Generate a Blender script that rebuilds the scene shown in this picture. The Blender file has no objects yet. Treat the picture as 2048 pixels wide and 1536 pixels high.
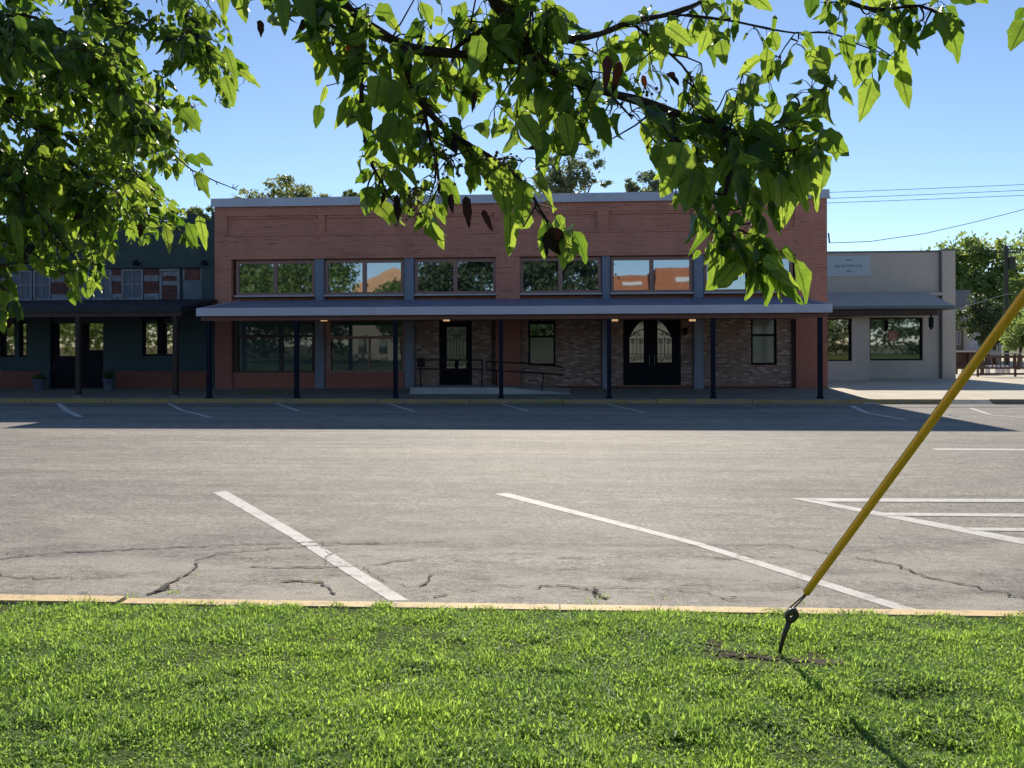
import bpy, math, random
import numpy as np
from mathutils import Matrix, Vector, Euler
random.seed(7)
rng = np.random.default_rng(11)
S = bpy.context.scene
COL = S.collection

# ------------------------------------------------------------------ camera
F = 1600.0; HY = 690.0; CAMZ = 1.89
YAW = math.radians(3.6); ROLL = -0.0035
R3 = np.array((Matrix.Rotation(YAW, 3, 'Z') @ Matrix.Rotation(math.pi/2, 3, 'X') @ Matrix.Rotation(ROLL, 3, 'Z')))
cam_data = bpy.data.cameras.new('camera'); cam = bpy.data.objects.new('camera', cam_data); COL.objects.link(cam)
cam_data.sensor_width = 36.0; cam_data.lens = F/2048*36.0
cam_data.shift_y = -(768-HY)/2048
cam_data.clip_start = 0.05; cam_data.clip_end = 4000
cam.matrix_world = Matrix.Translation((0, 0, CAMZ)) @ Matrix(R3.tolist()).to_4x4()
S.camera = cam
# ------------------------------------------------------------------ light
SUN_EL = math.radians(32.6)
SUN_AZ = math.radians(-1.0)      # measured from +Y towards +X
sdir = Vector((math.sin(SUN_AZ)*math.cos(SUN_EL), math.cos(SUN_AZ)*math.cos(SUN_EL), math.sin(SUN_EL)))
W = bpy.data.worlds.new("World"); S.world = W; W.use_nodes = True
nt = W.node_tree; nt.nodes.clear()
sky = nt.nodes.new('ShaderNodeTexSky'); sky.sky_type = 'NISHITA'; sky.sun_disc = False
sky.sun_elevation = SUN_EL; sky.sun_rotation = SUN_AZ
sky.air_density = 0.85; sky.dust_density = 0.05; sky.ozone_density = 2.6; sky.altitude = 150
bg = nt.nodes.new('ShaderNodeBackground'); bg.inputs[1].default_value = 0.097
wo = nt.nodes.new('ShaderNodeOutputWorld')
nt.links.new(sky.outputs[0], bg.inputs[0]); nt.links.new(bg.outputs[0], wo.inputs[0])
sd = bpy.data.lights.new('sun', 'SUN'); sd.energy = 4.6; sd.angle = math.radians(0.53); sd.color = (1.0, 0.90, 0.76)
sun = bpy.data.objects.new('sun', sd); COL.objects.link(sun)
sun.rotation_euler = sdir.to_track_quat('Z', 'Y').to_euler(); sun.location = (0, 60, 40)
S.view_settings.view_transform = 'Standard'; S.view_settings.look = 'None'
S.view_settings.exposure = 0.60; S.view_settings.gamma = 1.0
S.cycles.max_bounces = 8; S.cycles.transmission_bounces = 6; S.cycles.transparent_max_bounces = 8
S.cycles.sample_clamp_indirect = 6.0

# ------------------------------------------------------------------ helpers
def ray(px, py):
    v = R3 @ np.array(((px-1024)/F, (HY-py)/F, -1.0)); return v
def P(px, py, Y):
    v = ray(px, py); t = Y/v[1]; return np.array((v[0]*t, Y, CAMZ+v[2]*t))
def G(px, py, z=0.0):
    v = ray(px, py); t = (z-CAMZ)/v[2]; return np.array((v[0]*t, v[1]*t, z))
def PD(px, py, D):
    v = ray(px, py); return v*D + np.array((0, 0, CAMZ))
def XX(px, Y, py=690): return float(P(px, py, Y)[0])
def ZZ(px, py, Y): return float(P(px, py, Y)[2])
def proj(p):
    q = (p - np.array((0, 0, CAMZ))) @ R3
    d = np.maximum(-q[..., 2], 1e-3)
    return 1024+F*q[..., 0]/d, HY-F*q[..., 1]/d, -q[..., 2]

class MB:
    def __init__(s): s.v = []; s.f = []; s.m = []; s.cm = 0
    def add(s, vs, fs):
        b = len(s.v); s.v.extend([tuple(map(float, q)) for q in vs])
        for f in fs: s.f.append(tuple(b+i for i in f)); s.m.append(s.cm)
        return s
    def box(s, x0, x1, y0, y1, z0, z1):
        if x0 > x1: x0, x1 = x1, x0
        if y0 > y1: y0, y1 = y1, y0
        if z0 > z1: z0, z1 = z1, z0
        vs = [(x0,y0,z0),(x1,y0,z0),(x1,y1,z0),(x0,y1,z0),(x0,y0,z1),(x1,y0,z1),(x1,y1,z1),(x0,y1,z1)]
        return s.add(vs, [(0,3,2,1),(4,5,6,7),(0,1,5,4),(1,2,6,5),(2,3,7,6),(3,0,4,7)])
    def quad(s, a, b, c, d): return s.add([a,b,c,d], [(0,1,2,3)])
    def prism(s, poly, y0, y1):      # poly in (x,z), extruded in y
        n = len(poly); vs = [(x,y0,z) for x,z in poly]+[(x,y1,z) for x,z in poly]
        fs = [tuple(range(n)), tuple(range(2*n-1, n-1, -1))]
        fs += [(i, i+n, (i+1)%n+n, (i+1)%n) for i in range(n)]
        return s.add(vs, fs)
    def prismx(s, poly, x0, x1):     # poly in (y,z), extruded in x
        n = len(poly); vs = [(x0,y,z) for y,z in poly]+[(x1,y,z) for y,z in poly]
        fs = [tuple(range(n-1,-1,-1)), tuple(range(n, 2*n))]
        fs += [(i, (i+1)%n, (i+1)%n+n, i+n) for i in range(n)]
        return s.add(vs, fs)
    def tube(s, pts, radii, n=8, caps=True):
        pts = [Vector(tuple(map(float, p))) for p in pts]
        if not hasattr(radii, '__len__'): radii = [radii]*len(pts)
        up = Vector((0, 0, 1)); vs = []; fs = []
        prev = None
        for i, p in enumerate(pts):
            t = (pts[min(i+1, len(pts)-1)]-pts[max(i-1, 0)])
            if t.length < 1e-9: t = Vector((0,0,1))
            t.normalize()
            if prev is None:
                a = t.cross(up)
                if a.length < 1e-3: a = t.cross(Vector((1, 0, 0)))
            else: a = prev - t*prev.dot(t)
            a.normalize(); prev = a; b = t.cross(a)
            for k in range(n):
                an = 2*math.pi*k/n; vs.append(p+(a*math.cos(an)+b*math.sin(an))*radii[i])
        for i in range(len(pts)-1):
            for k in range(n):
                k2 = (k+1)%n; fs.append((i*n+k, i*n+k2, (i+1)*n+k2, (i+1)*n+k))
        if caps:
            fs.append(tuple(range(n-1, -1, -1))); fs.append(tuple((len(pts)-1)*n+k for k in range(n)))
        return s.add(vs, fs)
    def lathe(s, cx, cy, prof, n=20):  # prof: (r,z)
        vs = []; fs = []
        for r, z in prof:
            for k in range(n):
                a = 2*math.pi*k/n; vs.append((cx+r*math.cos(a), cy+r*math.sin(a), z))
        for i in range(len(prof)-1):
            for k in range(n):
                k2 = (k+1)%n; fs.append((i*n+k, i*n+k2, (i+1)*n+k2, (i+1)*n+k))
        fs.append(tuple(range(n-1, -1, -1))); fs.append(tuple((len(prof)-1)*n+k for k in range(n)))
        return s.add(vs, fs)
    def ball(s, c, r, n=8, sx=1, sz=1):
        m = max(4, n//2+1); vs = []; fs = []
        for i in range(m+1):
            th = math.pi*i/m
            for k in range(n):
                a = 2*math.pi*k/n
                vs.append((c[0]+r*sx*math.sin(th)*math.cos(a), c[1]+r*math.sin(th)*math.sin(a), c[2]+r*sz*math.cos(th)))
        for i in range(m):
            for k in range(n):
                k2 = (k+1)%n; fs.append((i*n+k, (i+1)*n+k, (i+1)*n+k2, i*n+k2))
        return s.add(vs, fs)
    def build(s, name, mats, parent=None, smooth=False):
        me = bpy.data.meshes.new(name); me.from_pydata(s.v, [], s.f)
        if not isinstance(mats, (list, tuple)): mats = [mats]
        for m in mats: me.materials.append(m)
        if len(mats) > 1: me.polygons.foreach_set('material_index', s.m)
        if smooth: me.polygons.foreach_set('use_smooth', [True]*len(me.polygons))
        me.validate(); me.update()
        return link(name, me, parent)

def link(name, me, parent=None):
    o = bpy.data.objects.new(name, me); COL.objects.link(o)
    if parent is not None:
        o.parent = parent
        root = parent
        while root.parent: root = root.parent
        if parent == root and root.type == 'EMPTY': o.matrix_parent_inverse = Matrix.Translation(-Vector(root.location))
    return o
def npmesh(name, verts, quads, mats, parent=None, smooth=False, tris=False, midx=None):
    k = 3 if tris else 4
    me = bpy.data.meshes.new(name)
    nv, nf = len(verts), len(quads)
    me.vertices.add(nv); me.vertices.foreach_set('co', np.ascontiguousarray(verts, np.float32).ravel())
    me.loops.add(nf*k); me.loops.foreach_set('vertex_index', np.ascontiguousarray(quads, np.int32).ravel())
    me.polygons.add(nf); me.polygons.foreach_set('loop_start', np.arange(0, nf*k, k, dtype=np.int32))
    me.polygons.foreach_set('loop_total', np.full(nf, k, np.int32))
    if not isinstance(mats, (list, tuple)): mats = [mats]
    for m in mats: me.materials.append(m)
    if midx is not None: me.polygons.foreach_set('material_index', midx.astype(np.int32))
    if smooth: me.polygons.foreach_set('use_smooth', np.ones(nf, bool))
    me.update(calc_edges=True); me.validate()
    return link(name, me, parent)
def tag(o, label=None, cat=None, group=None, kind=None):
    if label: o['label'] = label
    if cat: o['category'] = cat
    if group: o['group'] = group
    if kind: o['kind'] = kind
    return o
def thing(name, loc, label, cat, group=None):
    o = bpy.data.objects.new(name, None); COL.objects.link(o); o.location = tuple(map(float, loc))
    o.empty_display_size = 0.2
    return tag(o, label, cat, group)
def struct(o): o['kind'] = 'structure'; return o

# ------------------------------------------------------------------ materials
class N:
    def __init__(s, name):
        s.m = bpy.data.materials.new(name); s.m.use_nodes = True; s.t = s.m.node_tree; s.t.nodes.clear()
        s.out = s.t.nodes.new('ShaderNodeOutputMaterial'); s._co = None
    def n(s, typ, **kw):
        nd = s.t.nodes.new(typ)
        for k, v in kw.items():
            if k.startswith('i_'):
                key = k[2:]; key = int(key) if key.isdigit() else key.replace('_', ' ')
                s.set(nd.inputs[key], v)
            else: setattr(nd, k, v)
        return nd
    def set(s, sock, v):
        if hasattr(v, 'is_linked') or isinstance(v, bpy.types.NodeSocket): s.t.links.new(v, sock)
        else:
            if sock.type == 'RGBA' and len(v) == 3: v = (*v, 1)
            sock.default_value = v
    def co(s):
        if s._co is None: s._co = s.n('ShaderNodeTexCoord').outputs['Object']
        return s._co
    def mapped(s, scale=(1,1,1), rot=(0,0,0), loc=(0,0,0)):
        return s.n('ShaderNodeMapping', i_Vector=s.co(), i_Scale=scale, i_Rotation=rot, i_Location=loc).outputs[0]
    def xz(s):
        sp = s.n('ShaderNodeSeparateXYZ', i_0=s.co())
        ad = s.n('ShaderNodeMath', operation='ADD', i_0=sp.outputs[0], i_1=sp.outputs[1]).outputs[0]
        return s.n('ShaderNodeCombineXYZ', i_0=ad, i_1=sp.outputs[2]).outputs[0]
    def noise(s, scale, detail=3, rough=.55, vec=None, dist=0):
        return s.n('ShaderNodeTexNoise', i_Vector=vec if vec is not None else s.co(), i_Scale=scale, i_Detail=detail, i_Roughness=rough, i_Distortion=dist).outputs[0]
    def ramp(s, fac, stops, interp='LINEAR'):
        r = s.n('ShaderNodeValToRGB', i_0=fac); r.color_ramp.interpolation = interp
        e = r.color_ramp.elements
        while len(e) < len(stops): e.new(.5)
        for el, (p, c) in zip(e, stops):
            el.position = p; el.color = (*c, 1) if hasattr(c, '__len__') else (c, c, c, 1)
        return r.outputs[0]
    def mix(s, fac, a, b, mode='MIX'):
        m = s.n('ShaderNodeMix', data_type='RGBA', blend_type=mode)
        s.set(m.inputs[0], fac); s.set(m.inputs[6], a); s.set(m.inputs[7], b); return m.outputs[2]
    def mul(s, a, b): return s.n('ShaderNodeMath', operation='MULTIPLY', i_0=a, i_1=b).outputs[0]
    def bump(s, h, strength=.3, dist=.01):
        return s.n('ShaderNodeBump', i_Height=h, i_Strength=strength, i_Distance=dist).outputs[0]
    def pbr(s, col, rough=.7, normal=None, metal=0.0, spec=.5, **kw):
        b = s.n('ShaderNodeBsdfPrincipled'); s.set(b.inputs['Base Color'], col); s.set(b.inputs['Roughness'], rough)
        s.set(b.inputs['Metallic'], metal); b.inputs['Specular IOR Level'].default_value = spec
        if normal is not None: s.t.links.new(normal, b.inputs['Normal'])
        for k, v in kw.items(): s.set(b.inputs[k.replace('_', ' ')], v)
        s.t.links.new(b.outputs[0], s.out.inputs[0]); return s.m
def sc(c, k): return tuple(x*k for x in c)
def paint(name, c, rough=.55, var=.18, scale=3.0, bump=.1, metal=0.0, spec=.4, streak=False):
    m = N(name)
    v = m.mapped((1, 1, .15)) if streak else None
    a = m.noise(scale, 4, .6, v); b = m.noise(scale*14, 2)
    col = m.mix(m.ramp(a, [(.3, 0.), (.75, 1.)]), sc(c, 1-var), sc(c, 1+var))
    col = m.mix(m.ramp(b, [(.35, 0.), (.7, .35)]), col, sc(c, .7))
    return m.pbr(col, rough, m.bump(b, bump, .01), metal, spec)

def asphalt_nodes(m, base=1.0):
    fine = m.noise(80, 4, .85); mid = m.noise(17, 4, .8)
    streak = m.noise(1.1, 5, .6, m.mapped((.12, 1.0, 1))); streak2 = m.noise(3.2, 4, .6, m.mapped((.05, 1.0, 1)))
    big = m.noise(.28, 4, .6)
    c = m.mix(m.ramp(big, [(.35, 0.), (.65, 1.)]), (.152*base, .142*base, .127*base), (.212*base, .197*base, .170*base))
    c = m.mix(m.ramp(streak, [(.38, 0.), (.66, .6)]), c, (.31*base, .282*base, .232*base))
    c = m.mix(m.ramp(streak2, [(.52, 0.), (.72, .55)]), c, (.118*base, .115*base, .114*base))
    sp = m.ramp(fine, [(.34, .12), (.5, .98), (.66, 2.2)])
    c = m.mix(1.0, c, sp, 'MULTIPLY')
    sp2 = m.ramp(mid, [(.36, .55), (.5, .98), (.64, 1.45)])
    c = m.mix(1.0, c, sp2, 'MULTIPLY')
    c = m.mix(1.0, c, m.ramp(m.noise(4.5, 5, .75, m.mapped((.55, 1, 1))), [(.33, .72), (.52, 1.0), (.68, 1.3)]), 'MULTIPLY')
    return c, fine, mid
def mk_asphalt():
    m = N('asphalt'); c, fine, mid = asphalt_nodes(m)
    # bleached, gravelly patches near the lawn side
    sp = m.n('ShaderNodeSeparateXYZ', i_0=m.co())
    edge = m.n('ShaderNodeMapRange', i_0=sp.outputs[1], i_1=9.5, i_2=6.0).outputs[0]
    patch = m.ramp(m.noise(1.3, 5, .65, m.mapped((.6, 1.3, 1))), [(.44, 0.), (.60, 1.)])
    f = m.mul(m.mul(edge, patch), .85)
    c = m.mix(f, c, m.mix(m.ramp(m.noise(60, 3, .8), [(.35, 0.), (.6, 1.)]), (.16, .145, .125), (.50, .455, .38)))
    st = m.ramp(m.noise(.9, 4, .6, m.mapped((1, 1.6, 1), loc=(3, 5, 0))), [(.62, 0.), (.74, .45)])
    c = m.mix(st, c, (.10, .095, .09))
    return m.pbr(c, .80, m.bump(fine, .6, .012), spec=.36)
def mk_linepaint():
    m = N('line_paint'); c, fine, mid = asphalt_nodes(m)
    w = m.noise(7, 5, .75); w2 = m.noise(70, 3, .8)
    f = m.ramp(m.mix(.5, w, w2), [(.38, .15), (.50, 1.)])
    col = m.mix(f, c, m.mix(m.noise(3, 4), (.44, .42, .40), (.64, .62, .58)))
    return m.pbr(col, .75, m.bump(fine, .3, .008), spec=.3)
def mk_faintpaint():
    m = N('worn_line_paint'); c, fine, mid = asphalt_nodes(m)
    f = m.ramp(m.noise(9, 5, .8), [(.38, 0.), (.62, .6)])
    return m.pbr(m.mix(f, c, (.5, .5, .49)), .8, m.bump(fine, .4, .01), spec=.3)
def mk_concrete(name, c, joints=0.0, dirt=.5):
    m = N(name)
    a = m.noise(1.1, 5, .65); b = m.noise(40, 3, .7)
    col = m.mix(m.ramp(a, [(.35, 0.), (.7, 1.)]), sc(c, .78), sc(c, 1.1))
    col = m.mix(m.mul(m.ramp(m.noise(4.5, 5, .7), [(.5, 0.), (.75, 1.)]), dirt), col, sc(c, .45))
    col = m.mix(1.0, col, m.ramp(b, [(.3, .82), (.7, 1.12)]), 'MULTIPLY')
    if joints:
        bt = m.n('ShaderNodeTexBrick', offset=0.0, i_Vector=m.co(), i_Scale=1.0)
        bt.inputs['Mortar Size'].default_value = .012; bt.inputs['Brick Width'].default_value = joints; bt.inputs['Row Height'].default_value = joints
        col = m.mix(m.mul(bt.outputs['Fac'], .7), col, sc(c, .3))
    return m.pbr(col, .85, m.bump(b, .25, .006), spec=.3)
def mk_curb_paint(name, c, worn):
    m = N(name)
    a = m.noise(5, 5, .8); b = m.noise(30, 3, .75)
    f = m.ramp(m.mix(.4, a, b), [(worn-.05, 0.), (worn+.06, 1.)])
    col = m.mix(f, (.24, .22, .19), m.mix(m.noise(2.5, 3), sc(c, .85), sc(c, 1.1)))
    return m.pbr(col, .75, m.bump(b, .5, .008), spec=.3)
def mk_brick(name, c1, c2, mortar, pale=None, painted=False, bump=.6, bw=.215, rh=.076, ms=.011):
    m = N(name); v = m.xz()
    bt = m.n('ShaderNodeTexBrick', i_Vector=v, i_Scale=1.0); bt.inputs['Mortar Size'].default_value = ms
    bt.inputs['Brick Width'].default_value = bw; bt.inputs['Row Height'].default_value = rh; bt.inputs['Bias'].default_value = 0
    m.set(bt.inputs['Color1'], c1); m.set(bt.inputs['Color2'], c2); m.set(bt.inputs['Mortar'], mortar)
    col = bt.outputs['Color']
    if pale:
        b2 = m.n('ShaderNodeTexBrick', i_Vector=v, i_Scale=1.0); b2.inputs['Mortar Size'].default_value = ms
        b2.inputs['Brick Width'].default_value = bw; b2.inputs['Row Height'].default_value = rh
        m.set(b2.inputs['Color1'], (0,0,0)); m.set(b2.inputs['Color2'], (1,1,1)); m.set(b2.inputs['Mortar'], (0,0,0))
        ft = m.ramp(b2.outputs['Color'], [(.80, 0.), (.84, 1.)])
        col = m.mix(m.mul(ft, .5), col, pale)
        ft2 = m.ramp(b2.outputs['Color'], [(.12, 1.), (.18, 0.)])
        inv = m.n('ShaderNodeMath', operation='SUBTRACT', i_0=1.0, i_1=bt.outputs['Fac']).outputs[0]
        col = m.mix(m.mul(m.mul(ft2, inv), .4), col, sc(c1, .4))
    col = m.mix(m.ramp(m.noise(.9, 5, .65), [(.35, .0), (.75, .45)]), col, sc(c1, .62))
    if painted:
        # worn paint: thin horizontal scuffs and dark spots where brick shows
        s1 = m.noise(5.0, 6, .75, m.mapped((.28, 1, 2.6)))
        col = m.mix(m.ramp(s1, [(.55, 0.), (.62, .62)]), col, sc(c1, .35))
        s2 = m.noise(2.2, 4, .6, m.mapped((1, 1, .12)))
        col = m.mix(m.ramp(s2, [(.5, 0.), (.8, .4)]), col, sc(c1, .6))
        col = m.mix(m.ramp(m.noise(9, 4, .7), [(.66, 0.), (.74, .5)]), col, (.62, .46, .40))
    h = m.mix(.35, m.n('ShaderNodeMath', operation='SUBTRACT', i_0=1.0, i_1=bt.outputs['Fac']).outputs[0], m.noise(55, 3, .7))
    return m.pbr(col, .82, m.bump(h, bump, .012), spec=.25)
def mk_glass(name, base, refl=.3, tint=(.85, .95, 1.0), wav=.02, rough=.02):
    m = N(name)
    nb = m.bump(m.noise(.9, 2, .5), wav, .05)
    d = m.n('ShaderNodeBsdfDiffuse', i_0=m.mix(m.noise(1.6, 3), sc(base, .5), sc(base, 1.5)))
    g = m.n('ShaderNodeBsdfGlossy', i_0=(*tint, 1), i_1=rough); m.t.links.new(nb, g.inputs['Normal'])
    lw = m.n('ShaderNodeLayerWeight', i_0=.35)
    f = m.n('ShaderNodeMapRange', i_0=lw.outputs['Fresnel'], i_1=0.0, i_2=1.0, i_3=refl, i_4=1.0).outputs[0]
    mx = m.n('ShaderNodeMixShader', i_0=f); m.t.links.new(d.outputs[0], mx.inputs[1]); m.t.links.new(g.outputs[0], mx.inputs[2])
    m.t.links.new(mx.outputs[0], m.out.inputs[0]); return m.m
def mk_leaf(name, ca, cb, ta, tb, trans=.5, gloss=.35, vein=False, patch=None):
    m = N(name)
    r = m.n('ShaderNodeNewGeometry').outputs['Random Per Island']
    col = m.mix(r, ca, cb); tc = m.mix(r, ta, tb)
    if patch:
        f = m.ramp(m.noise(patch[0], 3, .6), [(.35, 0.), (.65, 1.)])
        col = m.mix(m.mul(f, .6), col, patch[1]); tc = m.mix(m.mul(f, .55), tc, patch[2])
    if vein:
        vn = m.noise(55, 2, .6, dist=.4)
        col = m.mix(m.ramp(vn, [(.35, .0), (.7, .4)]), col, sc(ca, .6)); tc = m.mix(m.ramp(vn, [(.3, .0), (.75, .45)]), tc, sc(ta, .8))
        u = m.n('ShaderNodeAttribute', attribute_name='rib_u').outputs['Fac']; t_ = m.n('ShaderNodeAttribute', attribute_name='rib_t').outputs['Fac']
        k = m.n('ShaderNodeMath', operation='MULTIPLY_ADD', i_0=u, i_1=1.3, i_2=m.mul(t_, 9.0)).outputs[0]
        w = m.ramp(m.n('ShaderNodeMath', operation='FRACT', i_0=k).outputs[0], [(.0, .45), (.10, 0.), (.90, 0.), (1., .45)])
        rib = m.ramp(u, [(.86, 0.), (.95, .9)])
        tc = m.mix(w, tc, sc(ta, .55)); tc = m.mix(rib, tc, sc(ta, .5)); col = m.mix(rib, col, (.12, .17, .06)); col = m.mix(m.mul(w, .5), col, (.09, .15, .04))
    b = m.n('ShaderNodeBsdfPrincipled'); m.set(b.inputs['Base Color'], col); b.inputs['Roughness'].default_value = gloss
    b.inputs['Specular IOR Level'].default_value = .35
    t = m.n('ShaderNodeBsdfTranslucent'); m.set(t.inputs[0], tc)
    mx = m.n('ShaderNodeMixShader', i_0=trans); m.t.links.new(b.outputs[0], mx.inputs[1]); m.t.links.new(t.outputs[0], mx.inputs[2])
    m.t.links.new(mx.outputs[0], m.out.inputs[0]); return m.m
def mk_emit(name, c, s):
    m = N(name); e = m.n('ShaderNodeEmission', i_0=(*c, 1), i_1=s); m.t.links.new(e.outputs[0], m.out.inputs[0]); return m.m
def mk_siding(name, c, board=.18):
    m = N(name); sp = m.n('ShaderNodeSeparateXYZ', i_0=m.co())
    w = m.n('ShaderNodeMath', operation='FRACT', i_0=m.n('ShaderNodeMath', operation='DIVIDE', i_0=sp.outputs[2], i_1=board).outputs[0]).outputs[0]
    line = m.ramp(w, [(.0, .35), (.10, 1.), (.9, 1.)])
    col = m.mix(m.noise(2, 4), sc(c, .7), sc(c, 1.3)); col = m.mix(1.0, col, line, 'MULTIPLY')
    return m.pbr(col, .6, m.bump(w, .5, .02), spec=.3)
def mk_bark(name, c):
    m = N(name); a = m.noise(30, 5, .75, m.mapped((1, 1, .3))); b = m.noise(6, 3)
    col = m.mix(m.ramp(a, [(.3, 0.), (.7, 1.)]), sc(c, .45), sc(c, 1.5)); col = m.mix(m.ramp(b, [(.5, 0.), (.7, .5)]), col, sc(c, 2.1))
    return m.pbr(col, .85, m.bump(a, .8, .008), spec=.2)

M = {}
M['asphalt'] = mk_asphalt(); M['line'] = mk_linepaint(); M['faint'] = mk_faintpaint()
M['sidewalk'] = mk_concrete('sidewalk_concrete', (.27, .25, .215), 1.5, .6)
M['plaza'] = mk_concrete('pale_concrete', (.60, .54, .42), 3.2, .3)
M['gutter'] = mk_concrete('gutter_concrete', (.22, .21, .19), 3.0, .7)
M['rampc'] = mk_concrete('ramp_concrete', (.42, .43, .42), 0, .3)
M['curb_y'] = mk_curb_paint('worn_yellow_curb_paint', (.42, .29, .09), .475)
M['curb_near'] = mk_curb_paint('faded_yellow_curb_paint', (.66, .49, .26), .42)
M['curb_c'] = mk_concrete('curb_concrete', (.26, .235, .16), 0, .5)
M['crack'] = paint('crack_dirt', (.075, .07, .062), .95, .4, 20, .3)
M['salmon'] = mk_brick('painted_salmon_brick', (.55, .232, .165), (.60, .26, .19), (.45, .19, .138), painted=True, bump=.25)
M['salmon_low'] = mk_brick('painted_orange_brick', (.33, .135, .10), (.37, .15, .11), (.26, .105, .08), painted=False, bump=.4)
M['infill'] = mk_brick('mixed_reclaimed_brick', (.24, .135, .105), (.36, .235, .175), (.24, .20, .17), pale=(.58, .52, .46))
M['redbase'] = mk_brick('dark_red_brick', (.13, .045, .035), (.18, .06, .045), (.10, .07, .06))
M['orangebase'] = mk_brick('orange_brick_base', (.20, .072, .052), (.24, .088, .06), (.15, .07, .05))
M['cap'] = paint('grey_parapet_metal', (.50, .51, .60), .5, .12, 1.2, .05, streak=True)
M['canopy_roof'] = paint('blue_grey_canopy_metal', (.19, .195, .265), .55, .15, 1.5, .08)
M['fascia'] = paint('pale_grey_fascia', (.56, .54, .62), .5, .08, 1.5, .05)
M['beam'] = paint('brown_painted_beam', (.21, .10, .075), .7, .15, 4)
M['post'] = paint('navy_painted_post', (.010, .014, .030), .5, .3, 4, spec=.08)
M['column'] = paint('slate_blue_column', (.19, .22, .285), .6, .2, 3, streak=True)
M['wframe'] = paint('pinkish_window_frame', (.32, .175, .145), .6, .12, 5)
M['sill'] = paint('pale_window_sill', (.48, .45, .45), .6, .1, 5)
M['dframe'] = paint('dark_brown_frame', (.055, .028, .024), .6, .2, 5)
M['soffit'] = paint('canopy_soffit', (.16, .09, .07), .8, .2, 3)
M['roofing'] = paint('flat_roofing', (.25, .25, .25), .9, .2, 1)
M['black'] = paint('black_paint', (.006, .008, .014), .5, .3, 5, spec=.08)
M['rail'] = paint('dark_maroon_rail', (.022, .010, .014), .6, .3, 8, spec=.1)
M['glass_up'] = mk_glass('upper_window_glass', (.012, .016, .018), .30)
M['glass_store'] = mk_glass('storefront_glass', (.055, .085, .09), .035)
M['glass_dark'] = mk_glass('dark_window_glass', (.012, .016, .018), .30)
M['glass_screen'] = mk_glass('screened_window_glass', (.085, .09, .08), .10, rough=.15)
M['glass_door'] = mk_glass('frosted_door_glass', (.15, .15, .12), .14, rough=.12)
M['green_wall'] = paint('dark_green_stucco', (.036, .062, .064), .75, .2, 1.2)
M['green_siding'] = mk_siding('dark_teal_siding', (.027, .056, .064), .2)
M['awning_dark'] = paint('charcoal_awning', (.016, .017, .026), .6, .4, 2)
M['brownpost'] = paint('brown_timber_post', (.045, .028, .022), .7, .3, 6, streak=True)
M['white_old'] = paint('weathered_white_paint', (.22, .22, .25), .7, .5, 5)
M['red_old'] = paint('weathered_red_boards', (.11, .04, .032), .7, .6, 5)
M['blue_old'] = paint('pale_blue_board', (.12, .145, .18), .7, .3, 9, streak=True)
M['beige'] = paint('beige_stucco', (.50, .44, .38), .85, .07, .8, .15, streak=True)
M['beige_roof'] = paint('grey_shingle_awning', (.48, .42, .39), .85, .15, 6, .3)
M['beige_trim'] = paint('grey_green_coping', (.12, .16, .16), .6, .1, 3)
M['brownbeam'] = paint('brown_timber_beam', (.055, .032, .026), .75, .3, 5)
M['signboard'] = paint('pale_blue_signboard', (.42, .50, .53), .5, .04, 2, .02)
M['signink'] = paint('slate_sign_ink', (.14, .18, .22), .6, .1, 4)
M['pink'] = paint('pink_round_decal', (.42, .16, .14), .5, .2, 6)
M['white'] = paint('white_paint', (.62, .60, .64), .6, .08, 2)
M['greyroof'] = paint('grey_house_roof', (.16, .17, .20), .8, .2, 3)
M['housetan'] = paint('tan_house_wall', (.30, .25, .2), .8, .1, 3)
M['fencew'] = paint('weathered_brown_timber', (.13, .07, .05), .8, .3, 5)
M['fencetop'] = paint('pale_timber_cap', (.42, .37, .33), .8, .15, 5)
M['polew'] = paint('dark_pole_wood', (.045, .05, .045), .85, .2, 3, streak=True)
M['wire'] = paint('black_cable', (.05, .06, .07), .6, .1, 4)
M['steel'] = paint('galvanised_steel', (.10, .10, .10), .45, .3, 30, .2, metal=.6)
M['pot'] = paint('glazed_planter', (.15, .17, .26), .4, .2, 5)
M['soil'] = paint('bare_soil', (.085, .060, .042), .95, .6, 30, 1.0)
M['oldbrick'] = mk_brick('far_red_brick', (.40, .13, .06), (.46, .17, .08), (.35, .2, .13))
M['sandbrick'] = mk_brick('far_tan_brick', (.56, .29, .15), (.62, .36, .2), (.5, .36, .25))
M['creamwall'] = paint('cream_wall', (.42, .38, .32), .8, .06, 1)
M['lamp_or_glint'] = mk_emit('warm_lamp_or_glint', (1.0, .62, .32), .38)
M['bark'] = mk_bark('pear_bark', (.055, .038, .030))
M['bark2'] = mk_bark('oak_bark', (.08, .065, .05))
M['leaf'] = mk_leaf('pear_leaf', (.014, .042, .010), (.055, .12, .022), (.13, .28, .02), (.62, .80, .10), .50, .38, vein=True)
M['leaf_dead'] = mk_leaf('dead_leaf', (.018, .010, .008), (.035, .015, .012), (.03, .010, .008), (.06, .02, .012), .10, .7)
M['leaf_red'] = mk_leaf('red_leaf', (.25, .03, .01), (.30, .04, .01), (.75, .13, .03), (.8, .15, .04), .55, .5)
M['berry'] = paint('tan_pear_fruit', (.14, .13, .05), .6, .3, 40)
M['tree_leaf'] = mk_leaf('broad_tree_leaf', (.12, .19, .06), (.22, .30, .10), (.34, .48, .10), (.56, .66, .16), .46, .5, patch=(.5, (.04, .075, .03), (.1, .18, .04)))
M['tree_leaf_pale'] = mk_leaf('pale_tree_leaf', (.11, .15, .055), (.17, .20, .08), (.28, .34, .09), (.38, .42, .12), .38, .5)
M['tree_leaf_grey'] = mk_leaf('grey_green_tree_leaf', (.10, .14, .09), (.17, .22, .14), (.18, .25, .11), (.28, .36, .16), .4, .5)
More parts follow.
